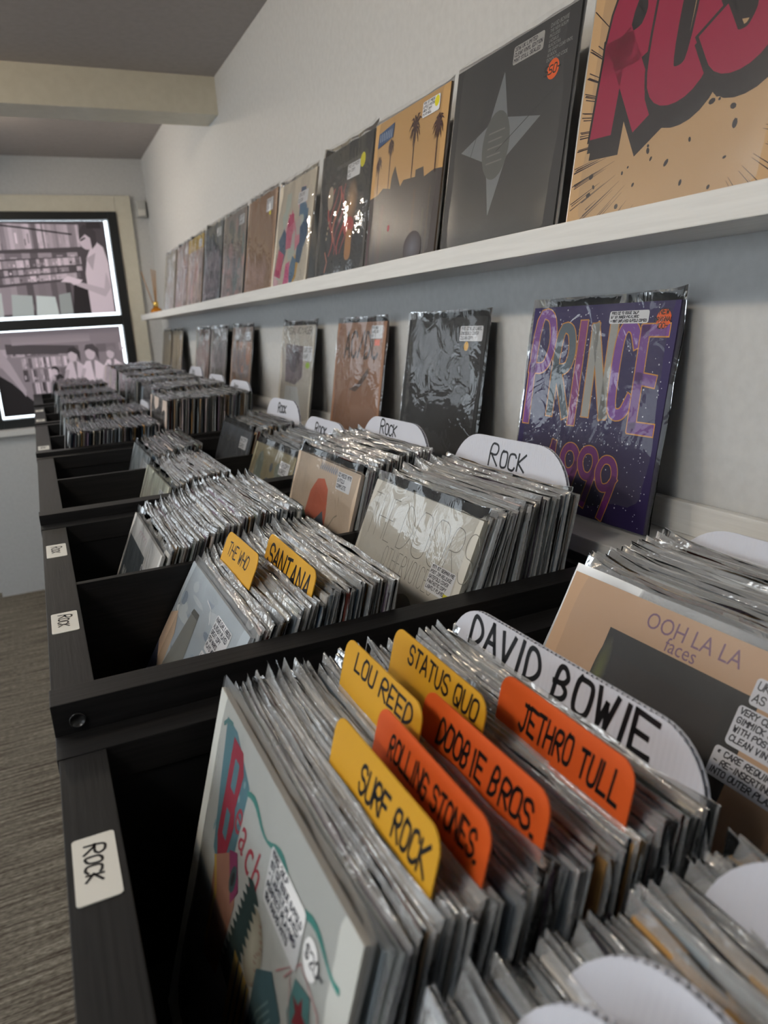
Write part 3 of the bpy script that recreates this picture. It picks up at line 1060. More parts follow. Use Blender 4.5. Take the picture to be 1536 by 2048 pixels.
def cover(name, label, cat, xt, yc, zt, lean, col, draw, group, S=JL, film=None, thick=None, L=None, yaw=0.0):
    a = math.radians(lean)
    k = S / JL
    xb, zb = xt - S * math.sin(a), zt - S * math.cos(a)
    o = bpy.data.objects.new(name, JT.copy())
    link(o)
    m = lean_matrix(xb, yc, zb, lean, yaw)
    o.matrix_world = m @ Matrix.Diagonal((k, k, 1, 1))
    o.color = (*col, 1)
    tag(o, label, cat, group)
    s = bpy.data.objects.new('plastic_sleeve', (film or rnd.choice(FILMS)).copy())
    link(s, o)
    if draw:
        ar = Art()
        draw(ar)
        if ar.v:
            ar.build('cover_print', o, 'print', 0.0026)
    return o


INK = (0.012, 0.012, 0.018)
NOTEW = (0.72, 0.73, 0.77)
ORANGE = s2l((238, 98, 30))
YEL = s2l((225, 215, 40))


def d_beach(a):
    bgc = s2l((206, 208, 203))
    a.rect(0, 0, 1, 1, bgc)
    a.poly([(0.10, 0.96), (0.20, 0.965), (0.36, 0.90), (0.33, 0.66), (0.26, 0.60), (0.17, 0.62), (0.13, 0.80)], s2l((92, 140, 152)))
    r = random.Random(2)
    for _ in range(14):
        a.ell(r.uniform(0.14, 0.33), r.uniform(0.66, 0.90), 0.007, 0.010, s2l((150, 185, 192)), n=8)
    a.poly([(0.185, 0.945), (0.275, 0.945), (0.305, 0.90), (0.285, 0.80), (0.30, 0.76), (0.275, 0.655), (0.215, 0.625), (0.185, 0.67)], s2l((176, 38, 66)))
    a.rect(0.222, 0.825, 0.262, 0.905, s2l((92, 140, 152)))
    a.rect(0.222, 0.695, 0.258, 0.770, s2l((92, 140, 152)))
    for ch, u, v, rt in (('e', 0.29, 0.765, -0.1), ('a', 0.345, 0.745, -0.1), ('c', 0.405, 0.735, -0.1), ('h', 0.46, 0.725, -0.1)):
        a.text(ch, u, v, 0.15, s2l((190, 60, 78)), 0.25, 0.75, rt)
    pts = [(0.355 + 0.60 * i / 24, 0.885 + 0.014 * math.sin(i * 0.75)) for i in range(25)]
    a.band(pts, [0.006 + 0.012 * abs(math.sin(i * 0.4 + 0.5)) for i in range(25)], s2l((70, 150, 140)))
    a.band([(0.08, 0.93), (0.11, 0.955), (0.16, 0.965)], 0.012, s2l((90, 140, 140)))
    # generic collage below the title: wedge, plume, ball, wave, bars
    a.poly([(0.20, 0.62), (0.34, 0.72), (0.40, 0.62), (0.36, 0.40), (0.24, 0.36)], s2l((190, 135, 110)))
    a.poly([(0.30, 0.70), (0.36, 0.73), (0.41, 0.66), (0.37, 0.60)], s2l((160, 60, 110)))
    a.ell(0.36, 0.66, 0.022, 0.04, s2l((60, 90, 95)), -0.3)
    a.ell(0.36, 0.66, 0.010, 0.022, s2l((15, 20, 24)), -0.3)
    a.band([(0.20, 0.62), (0.25, 0.55), (0.24, 0.40)], 0.02, s2l((220, 180, 70)))
    a.ell(0.555, 0.635, 0.065, 0.085, s2l((214, 208, 188)), edge=s2l((168, 160, 140)))
    for i in range(12):
        v = 0.57 + i * 0.012
        a.band([(0.585 + 0.012 * math.sin(i), v), (0.600 + 0.012 * math.sin(i), v + 0.004)], 0.003, s2l((150, 90, 80)))
    pl = []
    for i in range(26):
        t = i / 25
        pl.append((0.37 + 0.10 * t + (0.018 if i % 2 else -0.01), 0.45 + 0.30 * t))
    for i in range(26):
        t = 1 - i / 25
        pl.append((0.47 + 0.06 * t + (0.024 if i % 2 else -0.004), 0.44 + 0.30 * t))
    a.poly(pl, s2l((32, 62, 60)))
    a.poly([(0.46, 0.55), (0.58, 0.55), (0.60, 0.20), (0.46, 0.20)], s2l((210, 175, 80)))
    for u in (0.49, 0.525, 0.56):
        a.rect(u, 0.20, u + 0.010, 0.55, s2l((40, 48, 60)))
    a.poly([(0.60, 0.62), (0.68, 0.68), (0.76, 0.64), (0.74, 0.5), (0.80, 0.3), (0.60, 0.3)], s2l((70, 105, 112)))
    for i in range(6):
        a.band([(0.61 + i * 0.02, 0.40), (0.64 + i * 0.02, 0.55), (0.69 + i * 0.012, 0.62 - i * 0.01)], 0.005, s2l((120, 150, 150)))
    a.poly([(0.79, 0.76), (0.86, 0.78), (0.89, 0.70), (0.83, 0.62), (0.78, 0.68)], s2l((88, 140, 140)))
    st = []
    for i in range(10):
        rr = 0.042 if i % 2 == 0 else 0.018
        t = math.pi / 2 + i * math.pi / 5
        st.append((0.833 + rr * math.cos(t), 0.715 + rr * math.sin(t)))
    a.poly(st, s2l((140, 40, 50)))
    a.band([(0.74, 0.72), (0.80, 0.80), (0.90, 0.78), (0.95, 0.68)], 0.004, s2l((205, 150, 150)))
    a.band([(0.70, 0.70), (0.76, 0.76), (0.80, 0.66), (0.90, 0.60)], 0.004, s2l((205, 150, 150)))
    a.note(0.565, 0.762, 0.785, 0.892, ['1985 2xLP', '1ST OZ ISSUE G/FOLD', '- LIGHTLY PLAYED', 'PERFECT PLAYGRD', '18x RADIO HITS'], 11, (0.84, 0.84, 0.84), pen=0.0042)
    a.ell(0.835, 0.838, 0.036, 0.038, (0.84, 0.84, 0.84))
    a.hand('$20-', 0.808, 0.828, 0.026, 0.0045, INK, 4)


def d_doors(a):
    a.rect(0, 0, 1, 1, s2l((205, 202, 192)))
    ln = s2l((120, 118, 110))
    # tall thin single line lettering
    u = 0.045
    for ch, wd in (('T', .75), ('H', .8), ('E', .55), (' ', .35), ('D', 1.0), ('O', 1.15), ('O', 1.15), ('R', .85), ('S', .75)):
        if ch != ' ':
            a.hand(ch, u, 0.735, 0.205, 0.0035, ln, ord(ch), slant=0.0, jitter=0.0, narrow=0.80 * wd * 0.98)
        u += 0.112 * wd + 0.02
    a.hand('OTHERVOICES', 0.315, 0.625, 0.095, 0.003, ln, 3, slant=0.0, jitter=0.0, narrow=0.57)
    a.ell(0.62, 0.45, 0.12, 0.12, s2l((90, 88, 84)))
    a.note(0.745, 0.640, 0.945, 0.758, ['1971 1ST GERMAN PRE', 'POST JIM RELEASE', 'GATEFOLD COVER', 'FANTASTIC COPY', 'LIGHTLY PLAYED'], 21, pen=0.003)
    a.rect(0.90, 0.640, 0.945, 0.665, YEL)


def d_faces(a):
    tan = s2l((200, 164, 132))
    a.rect(0, 0, 1, 1, tan)
    a.rect(0.0, 0.60, 0.238, 0.604, s2l((150, 118, 92)))
    a.rect(0.243, 0.0, 0.80, 0.875, s2l((24, 21, 20)))
    a.rect(0.30, 0.3, 0.72, 0.80, s2l((18, 15, 14)), s2l((34, 26, 23)))
    a.ell(0.265, 0.72, 0.03, 0.13, s2l((98, 104, 52)), edge=s2l((48, 44, 38)))
    pur = s2l((126, 92, 118))
    a.text('OOH LA LA', 0.365, 0.925, 0.072, pur, 0, 0.92)
    a.text('faces', 0.462, 0.882, 0.062, pur, 0, 0.95)
    a.note(0.752, 0.735, 0.99, 0.845, ['VERY CLEAN COVER', 'GIMMICK SLEEVE', 'WITH POSTER', 'CLEAN VINYL'], 5, (0.74, 0.76, 0.84), pen=0.0036)
    a.note(0.770, 0.855, 0.99, 0.93, ['UK ORIGINAL', 'AS NEW'], 8, (0.74, 0.76, 0.84), pen=0.0036)
    a.note(0.735, 0.640, 0.99, 0.722, ['* CARE REQUIRED', '- RE-INSERTING', 'INTO OUTER PLASTIC'], 7, (0.74, 0.76, 0.84), pen=0.0036)


def d_purple(a):
    base = s2l((52, 40, 92))
    a.rect(0, 0, 1, 1, s2l((38, 28, 72)), base)
    r = random.Random(5)
    for _ in range(420):
        s = r.choice((0.0022, 0.003, 0.0042))
        a.layer = 1
        a.ell(r.random() * 0.98 + 0.01, r.random() * 0.97 + 0.015, s, s, s2l((205, 205, 220)), n=6)
    a.layer = 4
    gold, vio = s2l((214, 150, 70)), s2l((128, 72, 150))
    cols = [vio, s2l((96, 110, 120)), s2l((140, 70, 130)), s2l((170, 170, 165)), s2l((130, 80, 160)), s2l((125, 78, 150))]
    x = 0.045
    for i, (ch, wd, hgt, v) in enumerate((('P', 0.17, 0.55, 0.41), ('R', 0.13, 0.42, 0.47), ('I', 0.09, 0.46, 0.44), ('N', 0.14, 0.40, 0.49), ('C', 0.13, 0.40, 0.50), ('E', 0.13, 0.42, 0.45))):
        nr = wd / (5.3 * hgt / 6) * 1.15
        for pen, c in ((0.062, gold), (0.050, cols[i])):
            a.hand(ch, x, v, hgt, pen, c, i + 2, slant=-0.02, jitter=0.12, narrow=nr)
        x += wd + 0.025
    x = 0.26
    for i, ch in enumerate('1999'):
        for pen, c in ((0.046, gold), (0.036, s2l((120, 45, 125)))):
            a.hand(ch, x, 0.03 if i == 3 else 0.06, 0.26, pen, c, i + 20, slant=0.0, jitter=0.1, narrow=0.62)
        x += 0.135
    a.note(0.585, 0.908, 0.832, 0.965, ['1982 OZ 12 ISSUE 2xLP', 'W/ XX INNER PIC/LYRIC', '* MINT UNPLAYED G/FOLD COPIES'], 31, pen=0.0032)
    a.dot(0.918, 0.925, 0.042, ORANGE, 'NEW\noriginal\n100-', 0.022, 0.0038, 9)


def d_burst(a):
    bgc = s2l((196, 160, 118))
    a.rect(0, 0, 1, 1, bgc)
    r = random.Random(8)
    for i in range(230):
        t = (i // 5) * 0.137 + r.uniform(-0.03, 0.03)
        r0, r1 = r.uniform(0.34, 0.50), r.uniform(0.52, 1.0)
        cx, cy = 0.60, 0.38
        while not (0.004 < cx + r1 * math.cos(t) < 0.996 and 0.004 < cy + r1 * 0.85 * math.sin(t) < 0.996):
            r1 -= 0.02
        if r1 > r0 + 0.04:
            p0 = (cx + r0 * math.cos(t), cy + r0 * 0.85 * math.sin(t))
            p1 = (cx + r1 * math.cos(t), cy + r1 * 0.85 * math.sin(t))
            a.layer = 1
            a.band([p0, p1], [0.0010, 0.0042], s2l((58, 46, 50)))
    a.layer = 6
    for _ in range(34):
        u, v = r.uniform(0.1, 0.95), r.uniform(0.08, 0.5)
        s = r.uniform(0.004, 0.011)
        a.layer = 3
        a.ell(u, v, s, s * r.uniform(1, 1.7), s2l((40, 34, 40)), r.uniform(0, 3), 7)
    dk, red = s2l((36, 30, 34)), s2l((160, 14, 66))
    # bold slanted capitals with a heavy drop shade
    x = 0.145
    for i, ch in enumerate('RUS'):
        v0 = 0.47 + 0.03 * i
        for du, dv, pen, c in ((0.035, -0.06, 0.17, dk), (0.018, -0.03, 0.17, dk), (0.0, 0.0, 0.150, dk), (0.0, 0.0, 0.125, red)):
            a.hand(ch, x + du, v0 + dv, 0.46, pen, c, 3, slant=0.10, jitter=0.0, narrow=0.66)
        x += 0.26
    a.note(0.62, 0.84, 0.95, 0.95, ['1974 PRESSING', 'STRONG COPY', 'VERY SCARCE'], 41, pen=0.004)


def d_dark_points(a):
    base = s2l((62, 62, 64))
    a.rect(0, 0, 1, 1, base)
    lt = s2l((122, 126, 130))
    # plain four pointed shape with a dim oval over it
    a.poly([(0.46, 0.88), (0.53, 0.66), (0.80, 0.60), (0.56, 0.48), (0.45, 0.22), (0.38, 0.48), (0.12, 0.58), (0.37, 0.66)], lt)
    a.ell(0.45, 0.55, 0.12, 0.16, s2l((92, 94, 92)), 0.1)
    for i in range(5):
        a.rect(0.38, 0.47 + i * 0.035, 0.52 - 0.02 * (i % 2), 0.477 + i * 0.035, s2l((120, 120, 116)))
    a.band([(0.03, 0.10), (0.40, 0.95)], 0.004, s2l((52, 52, 54)))
    a.band([(0.46, 0.52), (0.90, 0.70)], 0.004, s2l((52, 52, 54)))
    a.note(0.52, 0.885, 0.755, 0.965, ['2016 UK LIMITED', 'CLEAR VINYL EDITION', 'MINT STILL SEALED'], 51, s2l((170, 168, 165)), pen=0.0032)
    for i, t in enumerate(('DAVID BOWIE', 'THE NEW ALBUM', 'INCLUDES', 'LAZARUS', 'BLACKSTAR', '180 GRAM CLEAR VINYL', 'A5 BOOK', 'DOWNLOAD CODE')):
        a.text(t, 0.795, 0.955 - i * 0.020, 0.021 if i else 0.026, s2l((150, 150, 150)), 0, 0.75)
    a.dot(0.852, 0.775, 0.042, ORANGE, '550-', 0.035, 0.006, 9)


def d_dusk(a):
    a.rect(0, 0, 1, 1, s2l((196, 150, 92)), s2l((200, 160, 106)))
    dk = s2l((66, 60, 62))
    a.poly([(0, 0), (1, 0), (1, 0.55), (0.9, 0.56), (0.78, 0.54), (0.76, 0.60), (0.66, 0.60), (0.66, 0.56), (0.5, 0.57), (0.46, 0.54), (0.40, 0.62), (0.36, 0.68), (0.32, 0.62), (0.31, 0.55), (0.2, 0.57), (0.12, 0.54), (0, 0.53)], dk)
    r = random.Random(4)
    for i in range(16):
        u = r.uniform(0, 0.95)
        a.rect(u, 0.02, u + r.uniform(0.006, 0.03), r.uniform(0.3, 0.5), s2l((r.randint(58, 84), r.randint(54, 74), r.randint(58, 78))))
    tr = s2l((74, 50, 48))
    for cu, cv, hh, s in ((0.10, 0.74, 0.22, 0.05), (0.27, 0.82, 0.30, 0.045), (0.60, 0.86, 0.32, 0.085), (0.90, 0.80, 0.26, 0.07)):
        a.band([(cu + 0.01, cv - hh), (cu, cv)], 0.010, tr)
        for k in range(14):
            t = k * 2 * math.pi / 14 + r.uniform(-.15, .15)
            L = s * r.uniform(0.7, 1.15)
            a.band([(cu, cv), (cu + L * .6 * math.cos(t), cv + L * .7 * math.sin(t) + .01), (cu + L * math.cos(t), cv + L * 1.1 * math.sin(t) - 0.02)], [0.016, 0.014, 0.003], tr)
    a.poly([(0.06, 0.84), (0.29, 0.87), (0.30, 0.955), (0.07, 0.93)], s2l((62, 84, 120)))
    for i in range(7):
        a.rect(0.09 + i * 0.028, 0.875, 0.10 + i * 0.028, 0.925, s2l((150, 165, 185)))
    a.ell(0.35, 0.30, 0.015, 0.02, s2l((180, 90, 100)))
    a.ell(0.72, 0.14, 0.12, 0.10, s2l((100, 100, 112)), edge=dk)
    a.note(0.685, 0.88, 0.895, 0.968, ['1976 1ST PRESS', 'G/FOLD POSTER', 'GREAT COPY', 'PLAYS WELL'], 61, pen=0.003)
    a.ell(0.86, 0.935, 0.028, 0.03, YEL)


def d_tendrils(a):
    a.rect(0, 0, 1, 1, s2l((66, 66, 66)))
    r = random.Random(6)
    pk = [s2l(c) for c in ((190, 90, 84), (160, 80, 80), (200, 130, 110), (140, 80, 90))]
    for i in range(7):
        u = 0.28 + i * 0.06
        pts = [(u + 0.07 * math.sin(k * 0.7 + i), 0.22 + k * 0.05) for k in range(11)]
        a.band(pts, [0.028 * (1 - abs(k - 5) / 7) + 0.008 for k in range(11)], pk[i % 4])
    a.ell(0.68, 0.56, 0.12, 0.18, s2l((200, 160, 120)), edge=s2l((72, 68, 66)))
    a.ell(0.66, 0.40, 0.10, 0.07, pk[0])
    a.rrect(0.62, 0.16, 0.74, 0.38, 0.05, s2l((190, 140, 95)))
    a.ell(0.24, 0.66, 0.06, 0.09, s2l((176, 160, 140)))
    for k in range(4):
        a.ell(0.24 - k * 0.01, 0.48 - k * 0.04, 0.014, 0.014, s2l((190, 170, 140)), n=8)
    a.band([(0.22, 0.10), (0.26, 0.18), (0.20, 0.26)], 0.02, pk[2])
    for i in range(20):
        a.rect(0.34 + i * 0.026, 0.845, 0.352 + i * 0.026, 0.875, s2l((120, 120, 118)))
    a.note(0.56, 0.74, 0.80, 0.845, ['1982 OZ PRESS', 'VG+ COPY', 'NICE'], 71, pen=0.003)
    a.ell(0.84, 0.83, 0.045, 0.05, YEL)


def d_paint(a):
    a.rect(0, 0, 1, 1, s2l((206, 196, 178)))
    r = random.Random(12)
    cs = [s2l(c) for c in ((214, 90, 140), (210, 160, 60), (80, 120, 150), (220, 130, 150), (200, 60, 110), (190, 200, 190), (60, 90, 120), (225, 180, 190))]
    for _ in range(26):
        u, v = r.uniform(0.12, 0.88), r.uniform(0.08, 0.86)
        n = r.randint(4, 7)
        t0 = r.uniform(0, 6)
        pts = []
        for k in range(n):
            t = t0 + k * 2 * math.pi / n
            q = r.uniform(0.06, 0.16)
            pts.append((min(.93, max(.06, u + q * math.cos(t))), min(.90, max(.05, v + q * 1.2 * math.sin(t)))))
        a.poly(pts, r.choice(cs))
    for i in range(9):
        a.band([(0.34, 0.40 + i * 0.022), (0.72, 0.48 + i * 0.022)], 0.006, s2l((225, 170, 180)))
    a.note(0.58, 0.76, 0.84, 0.86, ['12IN MIX', 'CLEAN'], 81)


def d_grain(a):
    a.rect(0, 0, 1, 1, s2l((160, 126, 100)))
    r = random.Random(15)
    for _ in range(60):
        u, v = r.uniform(0.02, 0.96), r.uniform(0.02, 0.7)
        k = r.uniform(0.86, 1.08)
        a.band([(u, v), (u + r.uniform(-.01, .01), v + r.uniform(.1, .28))], r.uniform(0.004, 0.012), tuple(c * k for c in s2l((158, 124, 98))))
    a.note(0.66, 0.82, 0.88, 0.94, ['UK 1ST', 'VG+'], 91)
    a.ell(0.80, 0.80, 0.03, 0.02, YEL)


def mottled(c0, cs, seed, top=None, n=36):
    def f(a):
        a.rect(0, 0, 1, 1, s2l(c0))
        r = random.Random(seed)
        for _ in range(n):
            u, v = r.uniform(0.08, 0.92), r.uniform(0.06, 0.9)
            a.ell(u, v, min(r.uniform(0.02, 0.12), u, 1 - u), min(r.uniform(0.03, 0.16), v, 1 - v), s2l(r.choice(cs)), 0, 9)
        if top:
            a.rect(0.0, 0.82, 1, 1, s2l(top))
        a.note(0.70, 0.84, 0.92, 0.94, ['VG+ COPY', 'SCARCE'], seed)
    return f


def d_black(a):
    a.rect(0, 0, 1, 1, s2l((38, 37, 36)))
    gr = s2l((74, 72, 70))
    a.band([(0.06, 0.88), (0.22, 0.80), (0.36, 0.72), (0.50, 0.62)], [0.01, 0.05, 0.05, 0.01], s2l((54, 52, 50)))
    a.band([(0.05, 0.35), (0.10, 0.25), (0.14, 0.15)], 0.03, gr)
    a.note(0.70, 0.855, 0.96, 0.945, ['1980 OZ BLUE LABEL', 'EMBOSSED COVER', 'CLEAN COPY'], 101, pen=0.003)
    a.ell(0.79, 0.825, 0.026, 0.028, s2l((235, 180, 30)))


def d_brown_title(a):
    a.rect(0, 0, 1, 1, s2l((160, 118, 92)))
    dk = s2l((70, 54, 48))
    a.hand('AC/DC', 0.20, 0.72, 0.20, 0.028, dk, 5, slant=0.0, jitter=0.1, narrow=0.80)
    a.poly([(0.36, 0.45), (0.52, 0.50), (0.72, 0.64), (0.74, 0.60), (0.62, 0.50), (0.50, 0.44)], s2l((100, 80, 70)))
    a.rect(0.72, 0.87, 0.93, 0.97, s2l((190, 198, 204)))
    a.note(0.72, 0.87, 0.93, 0.97, ['1976 ROO', 'LABEL 1ST', 'VG+'], 111)
    a.rect(0.80, 0.815, 0.90, 0.862, ORANGE)


def d_grey_title(a):
    a.rect(0, 0, 1, 1, s2l((196, 190, 178)))
    a.text('CRYSTAL VOYAGER', 0.03, 0.915, 0.105, s2l((96, 92, 84)), 0, 0.95)
    a.poly([(0.15, 0.82), (0.70, 0.80), (0.72, 0.50), (0.52, 0.42), (0.20, 0.44)], s2l((120, 108, 112)))
    a.ell(0.45, 0.66, 0.18, 0.12, s2l((88, 78, 84)))
    a.poly([(0.22, 0.40), (0.60, 0.40), (0.80, 0.08), (0.20, 0.08)], s2l((210, 214, 214)))
    a.poly([(0.02, 0.06), (0.30, 0.22), (0.44, 0.10), (0.40, 0.04)], s2l((130, 150, 150)))
    a.note(0.70, 0.66, 0.96, 0.80, ['SURF OST', 'RARE'], 121)
    a.ell(0.86, 0.62, 0.06, 0.03, s2l((170, 210, 60)))


GU, GL = 'albums on the upper wall shelf', 'albums on the lower ledge'
XT, ZT = 0.722, 0.386
cover('album', 'tan comic-burst album with huge crimson lettering at the top right corner', 'record', XT, 0.684, ZT, 10, s2l((170, 140, 105)), d_burst, GU, film=SMOOTH)
cover('album', 'dark grey album with a pale pointed shape and orange price dot on the upper shelf', 'record', XT, 1.028, ZT, 10, s2l((40, 40, 42)), d_dark_points, GU, film=SMOOTH)
cover('album', 'amber dusk album with dark palm shapes on the upper shelf', 'record', XT, 1.364, ZT - 0.002, 10, s2l((90, 70, 50)), d_dusk, GU, 0.308, film=SMOOTH)
cover('album', 'charcoal album with pink curling tendrils and yellow dot', 'record', XT, 1.680, ZT - 0.002, 10, s2l((60, 55, 50)), d_tendrils, GU, 0.305)
cover('album', 'brightly painted pink and blue album bowed on the upper shelf', 'record', XT - 0.006, 2.015, ZT - 0.012, 12, s2l((190, 180, 165)), d_paint, GU, 0.305)
cover('album', 'plain brown wood-toned album on the upper shelf', 'record', XT, 2.366, ZT, 10, s2l((110, 85, 65)), d_grain, GU)
cover('album', 'silvery pink and teal mottled album beside the brown one on the upper shelf', 'record', XT, 2.712, ZT, 10, s2l((90, 85, 80)), mottled((140, 128, 122), ((110, 130, 128), (170, 140, 135), (150, 140, 135), (90, 100, 100)), 3), GU)
cover('album', 'dark blue-grey album on the upper shelf', 'record', XT, 3.055, ZT + 0.002, 10, s2l((60, 65, 70)), mottled((92, 96, 100), ((70, 76, 82), (104, 112, 120), (60, 64, 70), (120, 116, 120)), 4), GU)
cover('album', 'pale album with a yellow upper band on the upper shelf', 'record', XT, 3.405, ZT, 10, s2l((150, 130, 110)), mottled((176, 158, 148), ((190, 150, 140), (160, 150, 146), (200, 180, 160)), 5, (190, 160, 70)), GU)
cover('album', 'dusky pink album second from the window end of the upper shelf', 'record', XT, 3.725, ZT, 10, s2l((110, 95, 92)), mottled((150, 132, 126), ((170, 140, 125), (130, 116, 116), (160, 150, 145)), 6), GU)
cover('album', 'grey album nearest the reed diffuser on the upper shelf', 'record', XT, 4.065, ZT, 10, s2l((90, 88, 80)), mottled((148, 142, 130), ((156, 150, 138), (138, 132, 122)), 7, n=10), GU)
XT2, ZT2 = 0.775, -0.008
cover('album', 'purple starry album with gold-outlined lettering on the lower ledge', 'record', XT2, 0.892, 0.0, 10, s2l((44, 30, 80)), d_purple, GL)
cover('album', 'glossy black album with a pale note on the lower ledge', 'record', XT2, 1.352, ZT2, 10, s2l((20, 20, 20)), d_black, GL, 0.32)
cover('album', 'copper brown album with dark capitals on the lower ledge', 'record', XT2, 1.788, ZT2, 10, s2l((110, 80, 62)), d_brown_title, GL)
cover('album', 'pale grey album with a dark photo panel on the lower ledge', 'record', XT2, 2.290, ZT2, 10, s2l((150, 146, 136)), d_grey_title, GL, 0.32)
cover('album', 'peach and grey album in crinkled plastic on the lower ledge', 'record', XT2, 2.985, ZT2 + 0.004, 10, s2l((60, 55, 52)), mottled((176, 150, 134), ((200, 150, 120), (150, 140, 138), (170, 160, 156)), 8, (140, 124, 114)), GL)
cover('album', 'silvery grey album beside the peach one on the lower ledge', 'record', XT2, 3.400, ZT2 + 0.004, 10, s2l((80, 80, 78)), mottled((150, 144, 142), ((130, 130, 128), (170, 160, 160), (120, 124, 122)), 9), GL)
cover('album', 'pinkish silver album in the middle of the far lower group', 'record', XT2, 3.750, ZT2 + 0.004, 10, s2l((100, 90, 88)), mottled((160, 140, 134), ((150, 130, 124), (140, 150, 144), (176, 160, 150)), 10), GL)
cover('album', 'beige album second from the window on the lower ledge', 'record', XT2, 4.460, ZT2 + 0.004, 10, s2l((40, 46, 46)), mottled((176, 160, 136), ((182, 168, 144), (164, 150, 128)), 11, n=8), GL)
cover('album', 'beige album nearest the window on the lower ledge', 'record', XT2, 4.830, ZT2 + 0.004, 10, s2l((120, 110, 94)), mottled((160, 146, 124), ((168, 154, 130), (150, 138, 118)), 12, n=8), GL)


def d_sky(a):
    a.rect(0, 0, 1, 1, s2l((120, 140, 160)), s2l((176, 186, 194)))
    r = random.Random(21)
    for _ in range(30):
        u, v = r.uniform(0.05, 0.95), r.uniform(0.45, 0.97)
        a.ell(u, v, min(r.uniform(0.03, 0.14), u, 1 - u), min(r.uniform(0.01, 0.04), 1 - v), s2l(r.choice(((150, 164, 178), (190, 198, 204), (130, 144, 160), (170, 180, 188)))), r.uniform(-.3, .5) * 0, 10)
    a.poly([(0.0, 0.74), (0.10, 0.78), (0.18, 0.70), (0.20, 0.50), (0.05, 0.45), (0, 0.5)], s2l((196, 172, 150)))
    a.poly([(0.0, 0.60), (0.16, 0.50), (0.22, 0.40), (0.10, 0.2), (0, 0.2)], s2l((70, 74, 92)))
    a.poly([(0.30, 0.86), (0.40, 0.865), (0.48, 0.45), (0.16, 0.45)], s2l((126, 128, 124)))
    a.poly([(0.30, 0.86), (0.40, 0.865), (0.405, 0.84), (0.285, 0.835)], s2l((90, 92, 90)))
    a.band([(0.42, 0.94), (0.50, 0.93), (0.56, 0.88)], 0.006, s2l((225, 228, 230)))
    a.note(0.61, 0.80, 0.84, 0.945, ['RARE EARLY PRESS', 'ALREADY PLAYED', 'GREAT COPY', 'FEW MARKS', 'PLAYS WELL'], 131, pen=0.004)
    a.note(0.60, 0.60, 0.85, 0.79, ['UK PRESSING', 'ORIGINAL SLEEVE', 'SOUNDS SUPERB'], 132, pen=0.004)


def d_square(a):
    a.rect(0, 0, 1, 1, s2l((214, 212, 208)))
    a.rect(0.05, 0.06, 0.62, 0.885, s2l((52, 62, 68)))
    for i in range(9):
        a.band([(0.30 + i * 0.03, 0.935 + 0.02 * (i % 2)), (0.32 + i * 0.03, 0.965)], 0.008, s2l((196, 160, 168)))
    a.hand('ma', 0.12, 0.62, 0.11, 0.02, s2l((210, 208, 204)), 3)
    a.note(0.60, 0.74, 0.82, 0.85, ['VG+ COPY', 'OZ PRESS', 'NICE'], 141, pen=0.004)


def d_blob(a):
    a.rect(0, 0, 1, 1, s2l((206, 186, 164)))
    a.poly([(0.30, 0.62), (0.34, 0.80), (0.42, 0.885), (0.52, 0.90), (0.60, 0.85), (0.64, 0.72), (0.66, 0.55), (0.58, 0.66), (0.48, 0.66), (0.40, 0.58)], s2l((205, 106, 76)))
    a.poly([(0.46, 0.50), (0.50, 0.66), (0.58, 0.72), (0.66, 0.62), (0.68, 0.48), (0.58, 0.44)], s2l((76, 92, 104)))
    a.ell(0.28, 0.62, 0.06, 0.05, s2l((96, 120, 90)))
    a.ell(0.72, 0.46, 0.06, 0.04, s2l((70, 104, 70)))
    a.band([(0.68, 0.62), (0.76, 0.72), (0.80, 0.74)], 0.008, s2l((150, 140, 120)))
    for i in range(9):
        a.band([(0.42 + i * 0.03, 0.945), (0.44 + i * 0.03, 0.985), (0.45 + i * 0.03, 0.95)], 0.012, s2l((140, 150, 170)))
    a.note(0.70, 0.875, 0.90, 0.975, ['OZ PRESS 1978', 'G/FOLD', 'COMPLETE'], 151, pen=0.004)


FC = 'front covers facing the aisle'
cover('record', 'pale album with a red title and hand-written price facing out at the bottom', 'record', 0.106, 0.4445, -0.308, 16, s2l((200, 195, 185)), d_beach, FC, film=SMOOTH)
cover('record', 'cloudy sky album with a grey post at the front of the yellow card stack', 'record', 0.1665, 0.899, -0.330, 30.5, s2l((190, 195, 200)), d_sky, FC, film=SMOOTH)
cover('record', 'white album with a dark square at the front of its stack', 'record', 0.126, 1.243, -0.323, 23.5, s2l((210, 208, 204)), d_square, FC)
cover('record', 'cream album with thin single-line lettering in the second bin', 'record', 0.470, 0.899, -0.250, 24.5, s2l((200, 196, 180)), d_doors, FC)
cover('record', 'cream album with an orange blob at the back of the second bin', 'record', 0.454, 1.243, -0.247, 17.5, s2l((200, 180, 160)), d_blob, FC)
cover('record', 'tan album with a dark photo panel at the right edge', 'record', 0.511, 0.46, -0.286, 28.5, s2l((170, 138, 108)), d_faces, FC, film=SMOOTH)
cover('record', 'dull yellow and green album at the back of the third bin', 'record', 0.477, 1.652, -0.282, 22, s2l((120, 110, 90)), mottled((150, 140, 110), ((170, 150, 90), (120, 130, 120), (90, 100, 110), (180, 160, 130)), 13), FC)
cover('record', 'dark album with a pink title at the back of the third bin', 'record', 0.474, 1.996, -0.265, 20, s2l((60, 62, 66)), mottled((70, 74, 80), ((90, 94, 100), (120, 110, 110), (60, 62, 68), (180, 130, 130)), 14, n=12), FC)
cover('record', 'pale green album at the front of the third bin', 'record', 0.205, 1.652, -0.305, 20, s2l((190, 190, 170)), mottled((196, 198, 180), ((186, 190, 176), (206, 204, 190)), 15, n=8), FC)
cover('record', 'grey album at the front of the farther slot of the third bin', 'record', 0.217, 1.996, -0.297, 18, s2l((150, 156, 160)), mottled((160, 168, 172), ((140, 150, 156), (190, 190, 190), (150, 90, 90)), 16, n=8), FC)


